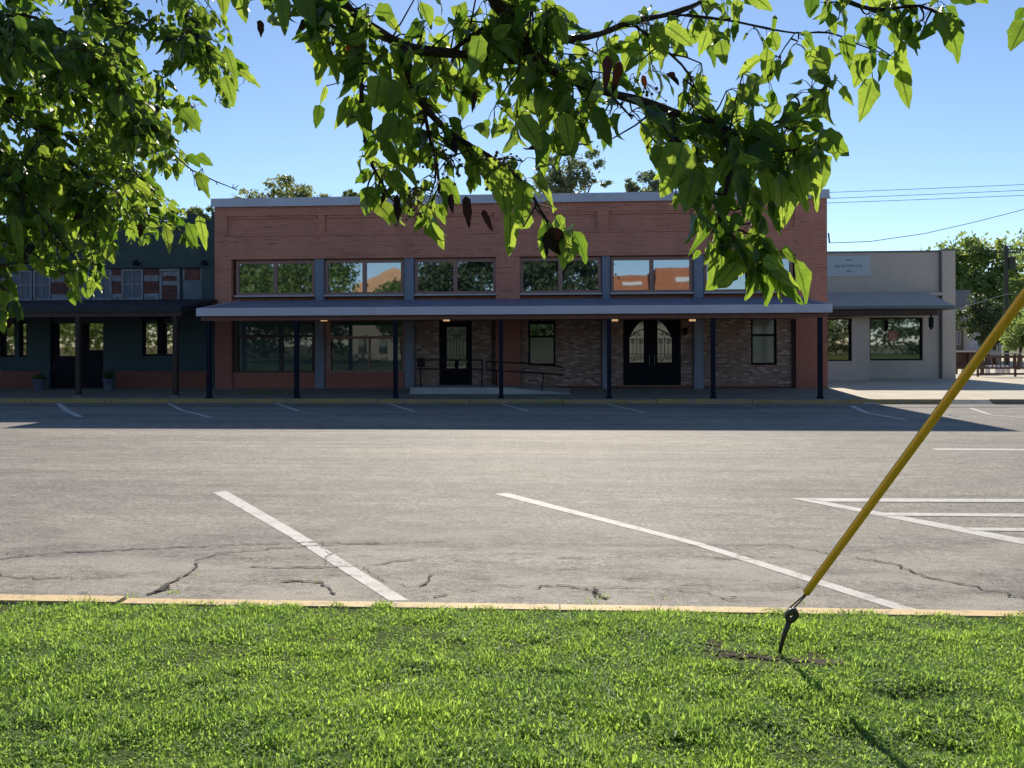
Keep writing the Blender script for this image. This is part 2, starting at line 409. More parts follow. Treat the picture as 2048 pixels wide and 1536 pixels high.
M['tree_leaf_dark'] = mk_leaf('dark_tree_leaf', (.045, .07, .035), (.085, .12, .055), (.09, .14, .04), (.16, .22, .06), .35, .5)
M['grass'] = mk_leaf('lawn_grass', (.18, .28, .06), (.26, .37, .09), (.48, .72, .08), (.66, .86, .15), .55, .55, patch=(1.2, (.11, .19, .09), (.27, .48, .11)))
def mk_lawn():
    m = N('lawn_soil'); a = m.noise(3, 4); b = m.noise(50, 4, .7)
    c = m.mix(m.ramp(a, [(.3, 0.), (.7, 1.)]), (.06, .10, .025), (.085, .12, .035)); c = m.mix(m.ramp(b, [(.4, 0.), (.7, .6)]), c, (.045, .032, .02))
    return m.pbr(c, .95, m.bump(b, .8, .02), spec=.1)
M['lawn'] = mk_lawn()
def mk_ground():
    m = N('far_ground'); c = m.mix(m.noise(.15, 4), (.10, .12, .05), (.19, .17, .12)); return m.pbr(c, .95, spec=.1)
M['ground'] = mk_ground()

# ================================================================== SETTING
Y0 = 29.5; YP = 26.25; YK = 25.75
o = MB(); o.quad((-1500,-1500,-.06),(1500,-1500,-.06),(1500,1500,-.06),(-1500,1500,-.06)); struct(o.build('ground', M['ground']))
# near kerb line (street edge of the lawn)
kA = G(-900, 1177, .13); kB = G(2950, 1232, .13)
kdir = (kB-kA)/np.linalg.norm(kB-kA)
def kerbY(x): return kA[1]+(x-kA[0])*kdir[1]/kdir[0]
# road
rd = MB()
xl, xr = -160, 160
rd.quad((xl, kerbY(xl)-.2, 0), (xr, kerbY(xr)-.2, 0), (xr, YK+.02, 0), (xl, YK+.02, 0))
rd.cm = 1
def crack(pts, w0, w1, wob=.02, z=.0085):
    g = [G(*p) for p in pts]; fine = []
    for a, b in zip(g[:-1], g[1:]):
        L = np.linalg.norm(b-a); n = max(2, int(L/.045))
        for i in range(n):
            q = a+(b-a)*i/n; q = q+np.array((rng.normal(0, wob), rng.normal(0, wob*.8), 0)); fine.append(q)
    fine.append(g[-1]); n = len(fine); L = []; Rr = []
    for i, q in enumerate(fine):
        t = fine[min(i+1, n-1)]-fine[max(i-1, 0)]; t = t/(np.linalg.norm(t)+1e-9); nn = np.array((-t[1], t[0], 0))
        w = (w0+(w1-w0)*i/n)*rng.uniform(.2, 1.4)*.6
        if i in (0, n-1): w = .001
        L.append((q+nn*w)[:2].tolist()+[z]); Rr.append((q-nn*w)[:2].tolist()+[z])
    for i in range(n-1): rd.quad(L[i], Rr[i], Rr[i+1], L[i+1])
crack([(-60,1124),(120,1106),(300,1098),(480,1090),(640,1085),(760,1090)], .022, .012)
crack([(305,1190),(350,1162),(385,1140),(400,1120),(437,1108)], .034, .012, .02)
crack([(300,1192),(330,1176),(352,1178)], .05, .03, .02)
crack([(437,1108),(560,1097),(700,1088),(900,1084)], .016, .010)
crack([(475,1135),(600,1136),(720,1133),(850,1116)], .018, .010)
crack([(1560,1090),(1690,1112),(1790,1130),(1850,1155),(1920,1168),(2080,1203)], .012, .022)
crack([(1060,1178),(1120,1172),(1190,1182),(1212,1200)], .016, .022, .02)
crack([(1190,1178),(1194,1198)], .03, .02, .02)
crack([(-40,1142),(40,1156),(120,1157),(210,1156)], .022, .006)
crack([(560,1162),(640,1166),(672,1190)], .025, .02, .02)
crack([(830,1176),(850,1168),(868,1150)], .022, .012)
crack([(870,1196),(900,1188)], .03, .01)
crack([(950,1172),(1100,1174),(1300,1176)], .010, .006)
crack([(1000,1088),(1250,1092),(1500,1091),(1640,1100)], .006, .005)
crack([(1010,1108),(1040,1106),(1085,1108)], .014, .01)
crack([(20,1078),(210,1078),(400,1070)], .004, .003)
crack([(1760,1090),(1880,1100),(2060,1108)], .005, .004)
for i in range(60):
    x, y = rng.uniform(-40, 2048), rng.uniform(1085, 1200)**1.0
    crack([(x, y), (x+rng.uniform(20, 90), y+rng.normal(0, 3))], rng.uniform(.004, .014), .003)
crack([(437,1108),(520,1120),(640,1118),(700,1133)], .007, .005)
crack([(850,1116),(930,1112),(1010,1108)], .006, .006)
crack([(640,1085),(660,1110),(650,1136)], .006, .005)
crack([(720,1133),(760,1160),(830,1176)], .007, .006)
crack([(1500,1091),(1560,1090)], .006, .006)
crack([(1300,1176),(1400,1186),(1480,1204)], .008, .008)
# dark seam where the asphalt meets the far gutter
rd.quad((-90, 24.25, .003), (13.0, 24.25, .003), (13.0, 24.34, .003), (-90, 24.34, .003))
struct(rd.build('road', [M['asphalt'], M['crack']]))
gt = MB(); gt.quad((-90, 24.45, .004), (40, 24.45, .004), (40, YK+.01, .004), (-90, YK+.01, .004)); struct(gt.build('gutter', M['gutter']))
def px_marking(poly, mat, z=.003, name='road_marking'):
    m = MB(); g = [G(x, y, z) for x, y in poly]; m.add(g, [tuple(range(len(g)))]); return struct(m.build(name, mat))
px_marking([(426,985),(452,981),(610,1072),(818,1201),(778,1201),(575,1071)], M['line'])
px_marking([(990,988),(1016,986),(1400,1085),(1842,1221),(1798,1221),(1385,1089)], M['line'])
px_marking([(1580,996),(1612,996),(2350,1134),(2350,1149)], M['line'])
px_marking([(1616,998),(1612,996),(2350,999),(2350,1005),(1650,1003)], M['line'], .0055)
px_marking([(1745,1025),(2350,1029),(2350,1036),(1765,1031)], M['line'], .0055)
px_marking([(1925,1055),(2350,1057),(2350,1065),(1950,1061)], M['line'], .0055)
px_marking([(330,884.6),(740,883.6),(740,885.4),(330,886.4)], M['faint'])
px_marking([(1862,896.5),(2350,899),(2350,902.5),(1872,900)], M['line'])
def far_line(pts, w=.1, mat='line'):
    m = MB(); g = [G(x, y, .0075) for x, y in pts]
    for a, b in zip(g[:-1], g[1:]):
        t = (b-a)/np.linalg.norm(b-a); n = np.array((-t[1], t[0], 0))*w/2; m.quad(a-n, b-n, b+n, a+n)
    struct(m.build('road_marking', M[mat]))
far_line([(117,806.5),(133,821),(160,833.5)], .17)
far_line([(337,806.5),(362,820),(423,835)], .13)
far_line([(553,807),(597,822)], .14); far_line([(612,824),(690,838)], .10, 'faint')
far_line([(778,807.5),(828,823)], .13); far_line([(840,826),(950,838)], .10, 'faint')
far_line([(1004,808),(1058,823)], .12); far_line([(1075,826),(1180,838)], .10, 'faint')
far_line([(1215,808.5),(1290,825)], .12); far_line([(1300,828),(1400,840)], .10, 'faint')
far_line([(1484,810),(1585,832)], .10, 'faint')
far_line([(1703,812),(1735,826),(1815,840)], .15)
far_line([(1940,816),(1982,830),(2100,840)], .13)

# far sidewalk, slopes up to the wall; plaza right of the brick building
XR = XX(1655, Y0)
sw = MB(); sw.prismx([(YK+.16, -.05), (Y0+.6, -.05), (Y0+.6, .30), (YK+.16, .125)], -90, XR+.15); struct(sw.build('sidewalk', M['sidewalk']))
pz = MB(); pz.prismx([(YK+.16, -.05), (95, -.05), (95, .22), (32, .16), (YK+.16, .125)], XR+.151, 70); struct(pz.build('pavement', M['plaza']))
kb = MB()
x = -60.0
while x < 11.7:
    L = min(3.0, 11.8-x); dz = rng.normal(0, .006); kb.box(x+.01, x+L-.01, YK, YK+.165, -.03, .145+dz); x += L
struct(kb.build('kerb', M['curb_y']))
kc = MB()
for a, b in ((1757, 1893), (1984, 2500)):
    xa, xb = XX(a, YK), XX(b, YK)
    kc.prismx([(YK, -.03), (YK+.165, -.03), (YK+.165, .15), (YK+.015, .145)], xa, xb)
struct(kc.build('kerb', M['curb_c']))
kr = MB()
for a, b in ((XR-.1, XX(1757, YK)-.01), (XX(1893, YK)+.01, XX(1984, YK)-.01)): kr.prismx([(YK-.05, -.03), (YK+.16, -.03), (YK+.16, .129), (YK-.05, .012)], a, b)
struct(kr.build('kerb', M['plaza']))
# near kerb, two runs with the joint seen at the left
nk = MB()
def kerb_run(xa, xb, off, w, top, seg):
    x = xa
    while x < xb-.01:
        x2 = min(x+seg, xb); a = kerbY(x)+off; b = kerbY(x2)+off; g = .006
        y = [(x+g, a-w), (x2-g, b-w), (x2-g, b), (x+g, a)]
        vs = [(q[0], q[1], -.03) for q in y]+[(q[0], q[1], top) for q in y]
        # small chamfer on the street side
        vs[6] = (vs[6][0], vs[6][1]-.015, top); vs[7] = (vs[7][0], vs[7][1]-.015, top)
        nk.add(vs, [(0,3,2,1),(4,5,6,7),(0,1,5,4),(1,2,6,5),(2,3,7,6),(3,0,4,7)]); x = x2
xj = float(G(262, 1190, .13)[0])
kerb_run(-60, xj-.01, .012, .145, .137, 3.02)
kerb_run(xj+.01, 60, .0, .125, .126, 3.02)
struct(nk.build('kerb', M['curb_near']))

# lawn -------------------------------------------------------------
def vnoise(x, y, seed=0):
    xi = np.floor(x).astype(int); yi = np.floor(y).astype(int); fx = x-xi; fy = y-yi
    fx = fx*fx*(3-2*fx); fy = fy*fy*(3-2*fy)
    def h(a, b):
        n = (a*374761393+b*668265263+seed*974711) & 0x7fffffff; n = (n ^ (n >> 13))*1274126177 & 0x7fffffff; return ((n ^ (n >> 16)) & 0xffff)/65535.
    return (h(xi, yi)*(1-fx)+h(xi+1, yi)*fx)*(1-fy)+(h(xi, yi+1)*(1-fx)+h(xi+1, yi+1)*fx)*fy
ANC = G(1553, 1300, .17)
HOLE = [(G(1800, 1392, .17), .18, .08, .035), (G(1900, 1500, .17), .2, .09, .03), (ANC+np.array((-.05, .12, 0)), .28, .09, .035), (ANC+np.array((.2, -.03, 0)), .25, .08, .035)]  # first two hollows stand in for dark spots of the guard's shadow
def lawn_z(x, y):
    ky = kA[1]+(x-kA[0])*kdir[1]/kdir[0]
    d = np.clip(ky-.15-y, 0, 60)
    z = .115+.07*(1-np.exp(-d/.9))
    z = z+.035*(vnoise(x*.9+9, y*.9+4, 3)-.5)*np.clip(d, 0, 1)+.022*(vnoise(x*3.1, y*3.1, 5)-.5)*np.clip(d*2, 0, 1)
    for c, rx, ry, dp in HOLE: z = z-dp*np.exp(-((x-c[0])/rx)**2-((y-c[1])/ry)**2)
    return z
ux = np.concatenate([np.linspace(-60, -6.2, 16), np.linspace(-6, 6, 200), np.linspace(6.2, 60, 16)])
uy = np.concatenate([-np.geomspace(60, 1.3, 16), np.linspace(-1.2, 1, 112)])   # offset param, 1 = kerb edge
gx = np.repeat(ux[:, None], len(uy), 1); ky = kerbY(ux)-.14
gy = np.where(uy[None, :] < -1.2, uy[None, :]+0*gx, -1.2+(uy[None, :]+1.2)/2.2*(ky[:, None]+1.2))
gz = lawn_z(gx, gy)
nx, ny = gx.shape; idx = np.arange(nx*ny).reshape(nx, ny)
qd = np.stack([idx[:-1, :-1], idx[1:, :-1], idx[1:, 1:], idx[:-1, 1:]], -1).reshape(-1, 4)
struct(npmesh('lawn', np.stack([gx, gy, gz], -1).reshape(-1, 3), qd, M['lawn'], smooth=True))
sp_ = MB()
for (px, py, rx, ry) in ((1478, 1308, .20, .13), (1612, 1312, .24, .14), (1428, 1278, .08, .055), (1550, 1306, .10, .05)):
    c = G(px, py, .165); n = 22; ring = []
    for k in range(n):
        a = 2*math.pi*k/n; r = rng.uniform(.45, 1.35); x = c[0]+rx*r*math.cos(a); y = c[1]+ry*r*math.sin(a); ring.append((x, y, float(lawn_z(np.array(x), np.array(y)))+.006))
    sp_.add(ring+[(c[0], c[1], float(lawn_z(np.array(c[0]), np.array(c[1])))+.012)], [(k, (k+1)%n, n) for k in range(n)])
struct(sp_.build('bare_soil', M['soil']))

def grass(n, xlo, xhi, ylo, yhi, hm, wm):
    x = rng.uniform(xlo, xhi, n); y = rng.uniform(ylo, yhi, n)
    keep = y < kerbY(x)-.13+.06*vnoise(x*5, y*0, 61)+rng.uniform(-.03, .04, n)
    dens = .72+.28*np.clip((vnoise(x*6, y*6, 21)+.5*vnoise(x*17, y*17, 22)-.35)*1.9, 0, 1)
    for c, rx, ry, w in [(G(1478,1322,.165),.20,.13,.97),(G(1618,1326,.165),.24,.13,.97),(G(1428,1290,.165),.10,.08,.95),(G(1550,1322,.165),.12,.09,.72)]:
        dens = dens*(1-w*np.exp(-(((x-c[0])/rx)**2+((y-c[1])/ry)**2)**2))
    for c, rx, ry, dp in HOLE[:2]: dens = dens*(1-.6*np.exp(-(((x-c[0])/(rx*.7))**2+((y-c[1])/(ry*.7))**2)))
    keep &= rng.random(n) < dens
    x = x[keep]; y = y[keep]; n = len(x)
    z = lawn_z(x, y)+.012*vnoise(x*6.5, y*6.5, 33)
    hs = .50+.5*vnoise(x*2.1, y*2.1, 31)+.95*vnoise(x*6.5, y*6.5, 33)**1.6
    d = kerbY(x)-.15-y; hs = np.maximum(hs, .5)*(.8+.2*np.clip(d/.6, 0, 1))
    L = hm*hs*rng.uniform(.55, 1.3, n); w = wm*rng.uniform(.6, 1.3, n)
    az = rng.uniform(0, 2*np.pi, n); lean = rng.uniform(.4, 1.6, n)*(.7+.6*vnoise(x*5, y*5, 41))
    dx, dy = np.cos(az), np.sin(az); sx, sy = -dy, dx
    s1 = np.sin(lean*.5)*L*.5; c1 = np.cos(lean*.5)*L*.5
    s2 = s1+np.sin(lean*1.25)*L*.5; c2 = c1+np.cos(lean*1.25)*L*.5
    b = np.stack([x, y, z-.01], 1)
    def pt(s, c, ww): return np.stack([b[:, 0]+dx*s+sx*ww, b[:, 1]+dy*s+sy*ww, b[:, 2]+c], 1)
    zz = np.zeros(n)
    V = np.stack([pt(zz, zz, -w*.35), pt(zz, zz, w*.35), pt(s1, c1, w*.5), pt(s1, c1, -w*.5), pt(s2, c2, w*.12), pt(s2, c2, -w*.12)], 1)
    return V
Gs = [grass(400000, -3.7, 4.1, 2.7, 5.9, .033, .0074), grass(60000, -14, 14, -3, 6.3, .045, .012), grass(7000, -3.7, 4.1, 2.7, 5.4, .05, .0075)]
# weeds in the cracks and along the kerb
def tuft(px, py, n, h, z=.0, r=.03):
    c = G(px, py, z); out = []
    for i in range(n):
        a = rng.uniform(0, 6.28); le = rng.uniform(.2, 1.2); L = h*rng.uniform(.5, 1.2); w = .006
        b = c+np.array((rng.normal(0, r), rng.normal(0, r*.6), 0)); dx, dy = math.cos(a), math.sin(a)
        def q(s, cc, ww): return b+np.array((dx*s-dy*ww, dy*s+dx*ww, cc))
        s1, c1 = math.sin(le*.5)*L*.5, math.cos(le*.5)*L*.5; s2, c2 = s1+math.sin(le*1.3)*L*.5, c1+math.cos(le*1.3)*L*.5
        out.append([q(0,0,-w/2), q(0,0,w/2), q(s1,c1,w/2), q(s1,c1,-w/2), q(s2,c2,.001), q(s2,c2,-.001)])
    return np.array(out)
for a in ((1208,1196,14,.035),(345,1186,16,.035),(636,1166,6,.03),(262,1200,14,.06),(1330,1196,6,.04),(395,1150,6,.03),(1185,1208,10,.05),(1600,1208,10,.05)): Gs.append(tuft(*a))
for px in (250, 470, 640, 700, 905, 960, 1080, 1110, 1345, 1530, 1120, 180, 1240, 1040, 870): Gs.append(tuft(px, 808, 60, .12, .0, .14))
for i in range(10): Gs.append(tuft(470+i*12, 782+rng.uniform(-3, 8), 60, .14, .2, .2))
V = np.concatenate(Gs); n = len(V); base = (np.arange(n)*6)[:, None, None]
Q = (base+np.array([[0,1,2,3],[3,2,4,5]])[None]).reshape(-1, 4)
tag(npmesh('grass', V.reshape(-1, 3), Q, M['grass']), 'bright green broad bladed lawn grass in the foreground, thin around the guy anchor', 'grass', kind='stuff')

# ================================================================== BRICK BUILDING
xL = XX(430, Y0)
zb = .26
zt = ZZ(1024, 404, Y0)        # underside of the parapet cap
zh = ZZ(760, 516, Y0)         # head of upper openings
zs = ZZ(760, 592, Y0)         # sill line above the canopy
DEP = 17.0
B = thing('brick_building', ((xL+XR)/2, Y0+2, zb), 'two storey salmon painted brick building with a long post canopy and six upper windows', 'building')
px_ = lambda p: XX(p, Y0)
# bays
PIER = [(430, 463), (992, 1040), (1592, 1655)]
BAY = [(463, 628), (649, 807), (829, 992), (1040, 1203), (1222, 1387), (1409, 1592)]
COLS = [(628, 649), (807, 829), (1203, 1222), (1387, 1409)]
w = MB()
for a, b in PIER: w.box(px_(a), px_(b), Y0, Y0+.4, zs-.6, zh)
# header with recessed panels
ztop = zt; p_hi = ZZ(1024, 425, Y0); p_lo = ZZ(1024, 461, Y0)
w.box(xL, XR, Y0, Y0+.4, zh+.0005, p_lo)
w.box(xL, XR, Y0, Y0+.4, p_hi, ztop)
w.box(xL, XR, Y0+.075, Y0+.4, p_lo+.0005, p_hi-.0005)
ed = [430] + [v for ab in ((455,637),(650,808),(830,990),(1042,1195),(1218,1388),(1402,1590)) for v in ab] + [1655]
for i in range(0, len(ed), 2): w.box(px_(ed[i]), px_(ed[i+1]), Y0, Y0+.073, p_lo+.0005, p_hi-.0005)
for a, b in ((455,637),(650,808),(830,990),(1042,1195),(1218,1388),(1402,1590)):   # corbel row under each panel
    w.box(px_(a)-.12, px_(b)+.12, Y0-.03, Y0-.001, p_lo-.10, p_lo-.03)
    w.box(px_(a)+.1, px_(b)-.1, Y0+.03, Y0+.074, p_hi-.10, p_hi-.001)
for a in (443, 640, 820, 1014, 1212, 1398, 1597):                                      # tie plates
    zc = ZZ(a, 484, Y0); w.box(px_(a)-.07, px_(a)+.07, Y0-.025, Y0-.001, zc-.07, zc+.07)
# side and back walls
w.box(xL, xL+.35, Y0+.4005, Y0+DEP, zb-.3, ztop); w.box(XR-.35, XR, Y0+.4005, Y0+DEP, zb-.3, ztop); w.box(xL+.3505, XR-.3505, Y0+DEP-.35, Y0+DEP, zb-.3, ztop)
w.box(px_(463), px_(1592), Y0+.33, Y0+.4, zs-.55, zs)
w.build('wall', M['salmon'], B)
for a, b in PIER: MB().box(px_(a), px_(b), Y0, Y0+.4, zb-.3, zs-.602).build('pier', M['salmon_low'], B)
MB().box(xL+.3505, XR-.3505, Y0+.45, Y0+DEP-.3505, 3.2, 3.4).box(xL+.3505, XR-.3505, Y0+.4005, Y0+DEP-.3505, zt-.9, zt-.7).build('roof', M['roofing'], B)
cp = MB(); cz0 = zt+.001; cz1 = ZZ(1024, 389, Y0)
cp.box(xL-.10, XR+.06, Y0-.10, Y0+.45, cz0, cz1); cp.box(xL-.10, xL+.40, Y0+.4505, Y0+DEP+.05, cz0, cz1); cp.box(XR-.40, XR+.06, Y0+.4505, Y0+DEP+.05, cz0, cz1)
cp.box(xL-.12, XR+.08, Y0-.12, Y0-.1005, cz0-.05, cz0+.03)
cp.build('parapet_cap', M['cap'], B)
cc = MB()
c0 = None
for i, (a, b) in enumerate(COLS):
    m = MB(); xa, xb = px_(a)+.02, px_(b)-.02
    m.box(xa, xb, Y0+.05, Y0+.328, zb-.2, zh-.001); m.box(xa+.03, xb-.03, Y0+.025, Y0+.0495, zb+.1, zh-.1)
    m.build('column', M['column'], B)
# upper windows
for i, (a, b) in enumerate(BAY):
    xa, xb = px_(a)+.005, px_(b)-.005; ya = Y0+.12
    if i == 0: xa = px_(470)
    if i == 5: xb = px_(1588)
    z0, z1 = zs+.06, zh-.06; fw = .11; mid = (xa+xb)/2
    m = MB(); m.box(xa, xa+fw, ya, ya+.1, z0, z1); m.box(xb-fw, xb, ya, ya+.1, z0, z1)
    m.box(xa+fw+.0005, xb-fw-.0005, ya, ya+.1, z1-.10, z1); m.box(xa+fw+.0005, xb-fw-.0005, ya, ya+.1, z0, z0+.10)
    m.box(mid-.075, mid+.075, ya-.01, ya+.1, z0+.1005, z1-.1005)
    m.box(xa, xb, ya+.1005, ya+.15, zs, zh-.001)
    fr = m.build('window', M['wframe'], B)
    for q in ((xa+fw, mid-.075), (mid+.075, xb-fw)):
        MB().box(q[0]+.001, q[1]-.001, ya+.045, ya+.06, z0+.1005, z1-.1005).build('pane', M['glass_up'], fr)
    MB().box(xa-.02, xb+.02, Y0-.04, ya-.001, zs-.0, zs+.06).build('sill', M['sill'], fr)
# ground floor -----------------------------------------------------
zc = zs-.55                                   # underside where infill stops (hidden by canopy)
def storefront(a, b, mids, sill_y, trans_y, low_mat):
    xa, xb = px_(a), px_(b); yb = Y0+.12
    zsill = ZZ((a+b)/2, sill_y, Y0); ztr = ZZ((a+b)/2, trans_y, Y0)
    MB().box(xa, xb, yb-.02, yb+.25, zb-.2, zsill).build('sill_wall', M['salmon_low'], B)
    m = MB(); fw = .09
    m.box(xa, xa+.2, yb, yb+.12, zsill+.001, zc); m.box(xb-fw, xb, yb, yb+.12, zsill+.001, zc)
    m.box(xa+.2005, xb-fw-.0005, yb, yb+.12, ztr-.05, ztr+.05); m.box(xa+.2005, xb-fw-.0005, yb+.01, yb+.12, zsill+.001, zsill+.06)
    for q in mids: m.box(px_(q)-.035, px_(q)+.035, yb+.01, yb+.12, zsill+.061, ztr-.051)
    m.box(xa, xb, yb+.12, yb+.2, zc-.15, zc)
    fr = m.build('storefront_window', M['dframe'] if low_mat else M['wframe'], B)
    ed = [xa+.2]+[px_(q) for q in mids]+[xb-fw]
    for l, r in zip(ed[:-1], ed[1:]): MB().box(l+.036, r-.036, yb+.06, yb+.075, zsill+.061, ztr-.051).build('pane', M['glass_store'], fr)
    MB().box(xa+.201, xb-fw-.001, yb+.06, yb+.075, ztr+.051, zc-.151).build('pane', M['glass_store'], fr)
storefront(463, 628, [562], 745, 672, True)
storefront(649, 807, [737], 745, 675, False)
def brick_bay(a, b, holes):
    m = MB(); y = Y0+.16; xs = px_(a); holes = sorted(holes)
    for (l, r, t, bt) in holes:
        xl_, xr_ = px_(l), px_(r); m.box(xs, xl_, y, y+.2, zb-.2, zc)
        mid = (l+r)/2; zt_, zb_ = ZZ(mid, t, Y0), ZZ(mid, bt, Y0)
        if t > 0: m.box(xl_+.0005, xr_-.0005, y, y+.2, zt_, zc)
        if zb_ > zb: m.box(xl_+.0005, xr_-.0005, y, y+.2, zb-.2, zb_)
        xs = xr_
    m.box(xs, px_(b), y, y+.2, zb-.2, zc)
    m.build('infill_wall', M['infill'], B)
    MB().box(px_(a)+.01, px_(b)-.01, y-.05, y-.001, zb-.3, zb+.10).build('base_course', M['redbase'], B)
brick_bay(829, 992, [(877, 943, 641, 771)])
brick_bay(1040, 1203, [(1056, 1111, 634, 731)])
brick_bay(1222, 1387, [(1247, 1363, 634, 771)])
brick_bay(1409, 1592, [(1504, 1556, 630, 730)])
def sash(l, r, t, bt, lowm, upm):
    xa, xb = px_(l)+.004, px_(r)-.004; mid = (l+r)/2; z0, z1 = ZZ(mid, bt, Y0)+.004, ZZ(mid, t, Y0)-.004; y = Y0+.20; fw = .07
    zm = z0+(z1-z0)*.60
    m = MB(); m.box(xa, xa+fw, y, y+.1, z0, z1); m.box(xb-fw, xb, y, y+.1, z0, z1); m.box(xa+fw, xb-fw, y+.001, y+.1, z0, z0+fw); m.box(xa+fw, xb-fw, y+.001, y+.1, z1-fw, z1); m.box(xa+fw, xb-fw, y+.002, y+.1, zm-.04, zm+.04)
    fr = m.build('sash_window', M['black'], B)
    MB().box(xa+fw, xb-fw, y+.05, y+.06, z0+fw, zm-.04).build('pane', lowm, fr); MB().box(xa+fw, xb-fw, y+.04, y+.05, zm+.04, z1-fw).build('pane', upm, fr)
sash(1056, 1111, 634, 731, M['glass_screen'], M['glass_dark']); sash(1504, 1556, 630, 730, M['glass_screen'], M['glass_door'])
# scroll ironwork helper
def scroll(m, cx, cz, r, y, turns=1.4, flip=1, ph=0.):
    pts = []
    for k in range(22):
        t = k/21; a = ph+flip*t*turns*2*math.pi; rr = r*(1-.8*t); pts.append((cx+rr*math.cos(a), y, cz+rr*math.sin(a)))
    m.tube(pts, .011, 4)
# single door
y = Y0+.20; xa, xb = px_(877)+.004, px_(943)-.004; z0, z1 = zb, ZZ(910, 641, Y0)-.004
def door_leaf(xa, xb, z0, z1, gl, name='door'):
    """door panel built as stiles and rails round the glass opening gl=(x0,x1,z0,z1)"""
    m = MB(); m.box(xa, gl[0], y, y+.07, z0, z1); m.box(gl[1], xb, y, y+.07, z0, z1)
    m.box(gl[0]+.0005, gl[1]-.0005, y, y+.07, z0, gl[2]); m.box(gl[0]+.0005, gl[1]-.0005, y, y+.07, gl[3], z1)
    m.box(gl[0]-.03, gl[1]+.03, y-.015, y-.001, gl[2]-.05, gl[2]-.01); m.box(xa+.12, xb-.12, y-.012, y-.001, z0+.15, gl[2]-.16)
    return m
gx0, gx1 = px_(892), px_(931); gz0, gz1 = ZZ(910, 737, Y0), ZZ(910, 654, Y0)
m = door_leaf(xa+.1, xb-.1, z0, z1-.1, (gx0, gx1, gz0, gz1)); m.box(xa, xa+.099, y-.02, y+.09, z0, z1); m.box(xb-.099, xb, y-.02, y+.09, z0, z1); m.box(xa+.0995, xb-.0995, y-.02, y+.09, z1-.099, z1)
dr = m.build('door', M['black'], B)
MB().box(gx0+.001, gx1-.001, y+.03, y+.04, gz0, gz1).build('pane', M['glass_door'], dr)
m = MB(); H = gz1-gz0; Wd = gx1-gx0; cx = (gx0+gx1)/2; ys = y+.008
for k in range(1, 6): m.tube([(gx0+Wd*k/6, ys, gz0+H*.30), (gx0+Wd*k/6, ys, gz0+H*.68)], .009, 4)
for zz in (.30, .24, .68, .72): m.box(gx0, gx1, ys-.008, ys+.008, gz0+H*zz-.008, gz0+H*zz+.008)
for s in (-1, 1):
    scroll(m, cx+s*Wd*.26, gz0+H*.12, Wd*.2, ys, 1.5, s); scroll(m, cx+s*Wd*.25, gz0+H*.86, Wd*.21, ys, 1.5, -s, 1.2); scroll(m, cx+s*Wd*.1, gz0+H*.78, Wd*.12, ys, 1.2, s, 2)
m.box(cx-.07, cx+.07, ys-.006, ys+.006, gz0, gz0+H*.20)
m.build('ironwork', M['black'], dr)
MB().ball((xb-.17, y-.05, z0+1.0), .035).build('handle', M['steel'], dr)
# double door
xa, xb = px_(1247)+.004, px_(1363)-.004; z0, z1 = zb, ZZ(1305, 634, Y0)-.004; mid = (xa+xb)/2
fm = MB(); fm.box(xa, xa+.12, y-.02, y+.09, z0, z1); fm.box(xb-.12, xb, y-.02, y+.09, z0, z1); fm.box(xa+.1205, xb-.1205, y-.02, y+.09, z1-.10, z1)
dfr = fm.build('door_frame', M['black'], B)
for s, l, r in ((-1, xa+.122, mid-.003), (1, mid+.003, xb-.122)):
    ca = (px_(1258+2)+px_(1289))/2 if s < 0 else (px_(1315)+px_(1347))/2
    hw = (px_(1289)-px_(1260))/2; gz0, gz1 = ZZ(1300, 725, Y0), z1-.12
    m = door_leaf(l, r, z0, z1-.102, (ca-hw, ca+hw, gz0, gz1))
    # arched head: outer upper corners filled
    n = 10; out = -s
    xo = ca+s*hw; xi = ca-s*hw
    arc = [(xo - s*(2*hw)*(k/n), gz1-.62+.62*math.sin(math.pi/2*(k/n))) for k in range(n+1)]
    poly = [(xo, gz1)]+arc if s < 0 else [(xo, gz1)]+arc
    poly = poly if s > 0 else poly[::-1]
    m.prism([(q[0], q[1]) for q in poly], y+.002, y+.06)
    d = m.build('door', M['black'], B)
    MB().box(ca-hw+.001, ca+hw-.001, y+.062, y+.07, gz0, gz1-.001).build('pane', M['glass_door'], d)
    m = MB(); ys = y+.035; Hh = gz1-gz0
    m.tube([(xo, ys, gz0+Hh*.60), (ca, ys, gz0+Hh*.74), (xi, ys, gz0+Hh*.80)], .02, 5)
    m.tube([(ca, ys, gz0+Hh*.1), (ca, ys, gz0+Hh*.62)], .009, 4); 
    for q in (-.5, .5): m.tube([(ca+q*hw, ys, gz0+Hh*.2), (ca+q*hw, ys, gz0+Hh*.58)], .008, 4)
    m.box(ca-hw, ca+hw, ys-.008, ys+.008, gz0+Hh*.19, gz0+Hh*.205); m.box(ca-hw, ca+hw, ys-.008, ys+.008, gz0+Hh*.55, gz0+Hh*.565)
    for q in (-1, 1): scroll(m, ca+q*hw*.5, gz0+Hh*.10, hw*.42, ys, 1.5, q); scroll(m, ca+q*hw*.5, gz0+Hh*.50, hw*.4, ys, 1.5, -q, 1); scroll(m, ca+q*hw*.35, gz0+Hh*.68, hw*.3, ys, 1.3, q, 2)
    m.build('ironwork', M['black'], d)
    MB().tube([(mid+s*.09, y-.06, z0+.85), (mid+s*.09, y-.06, z0+1.25)], .014, 6).build('handle', M['steel'], d)
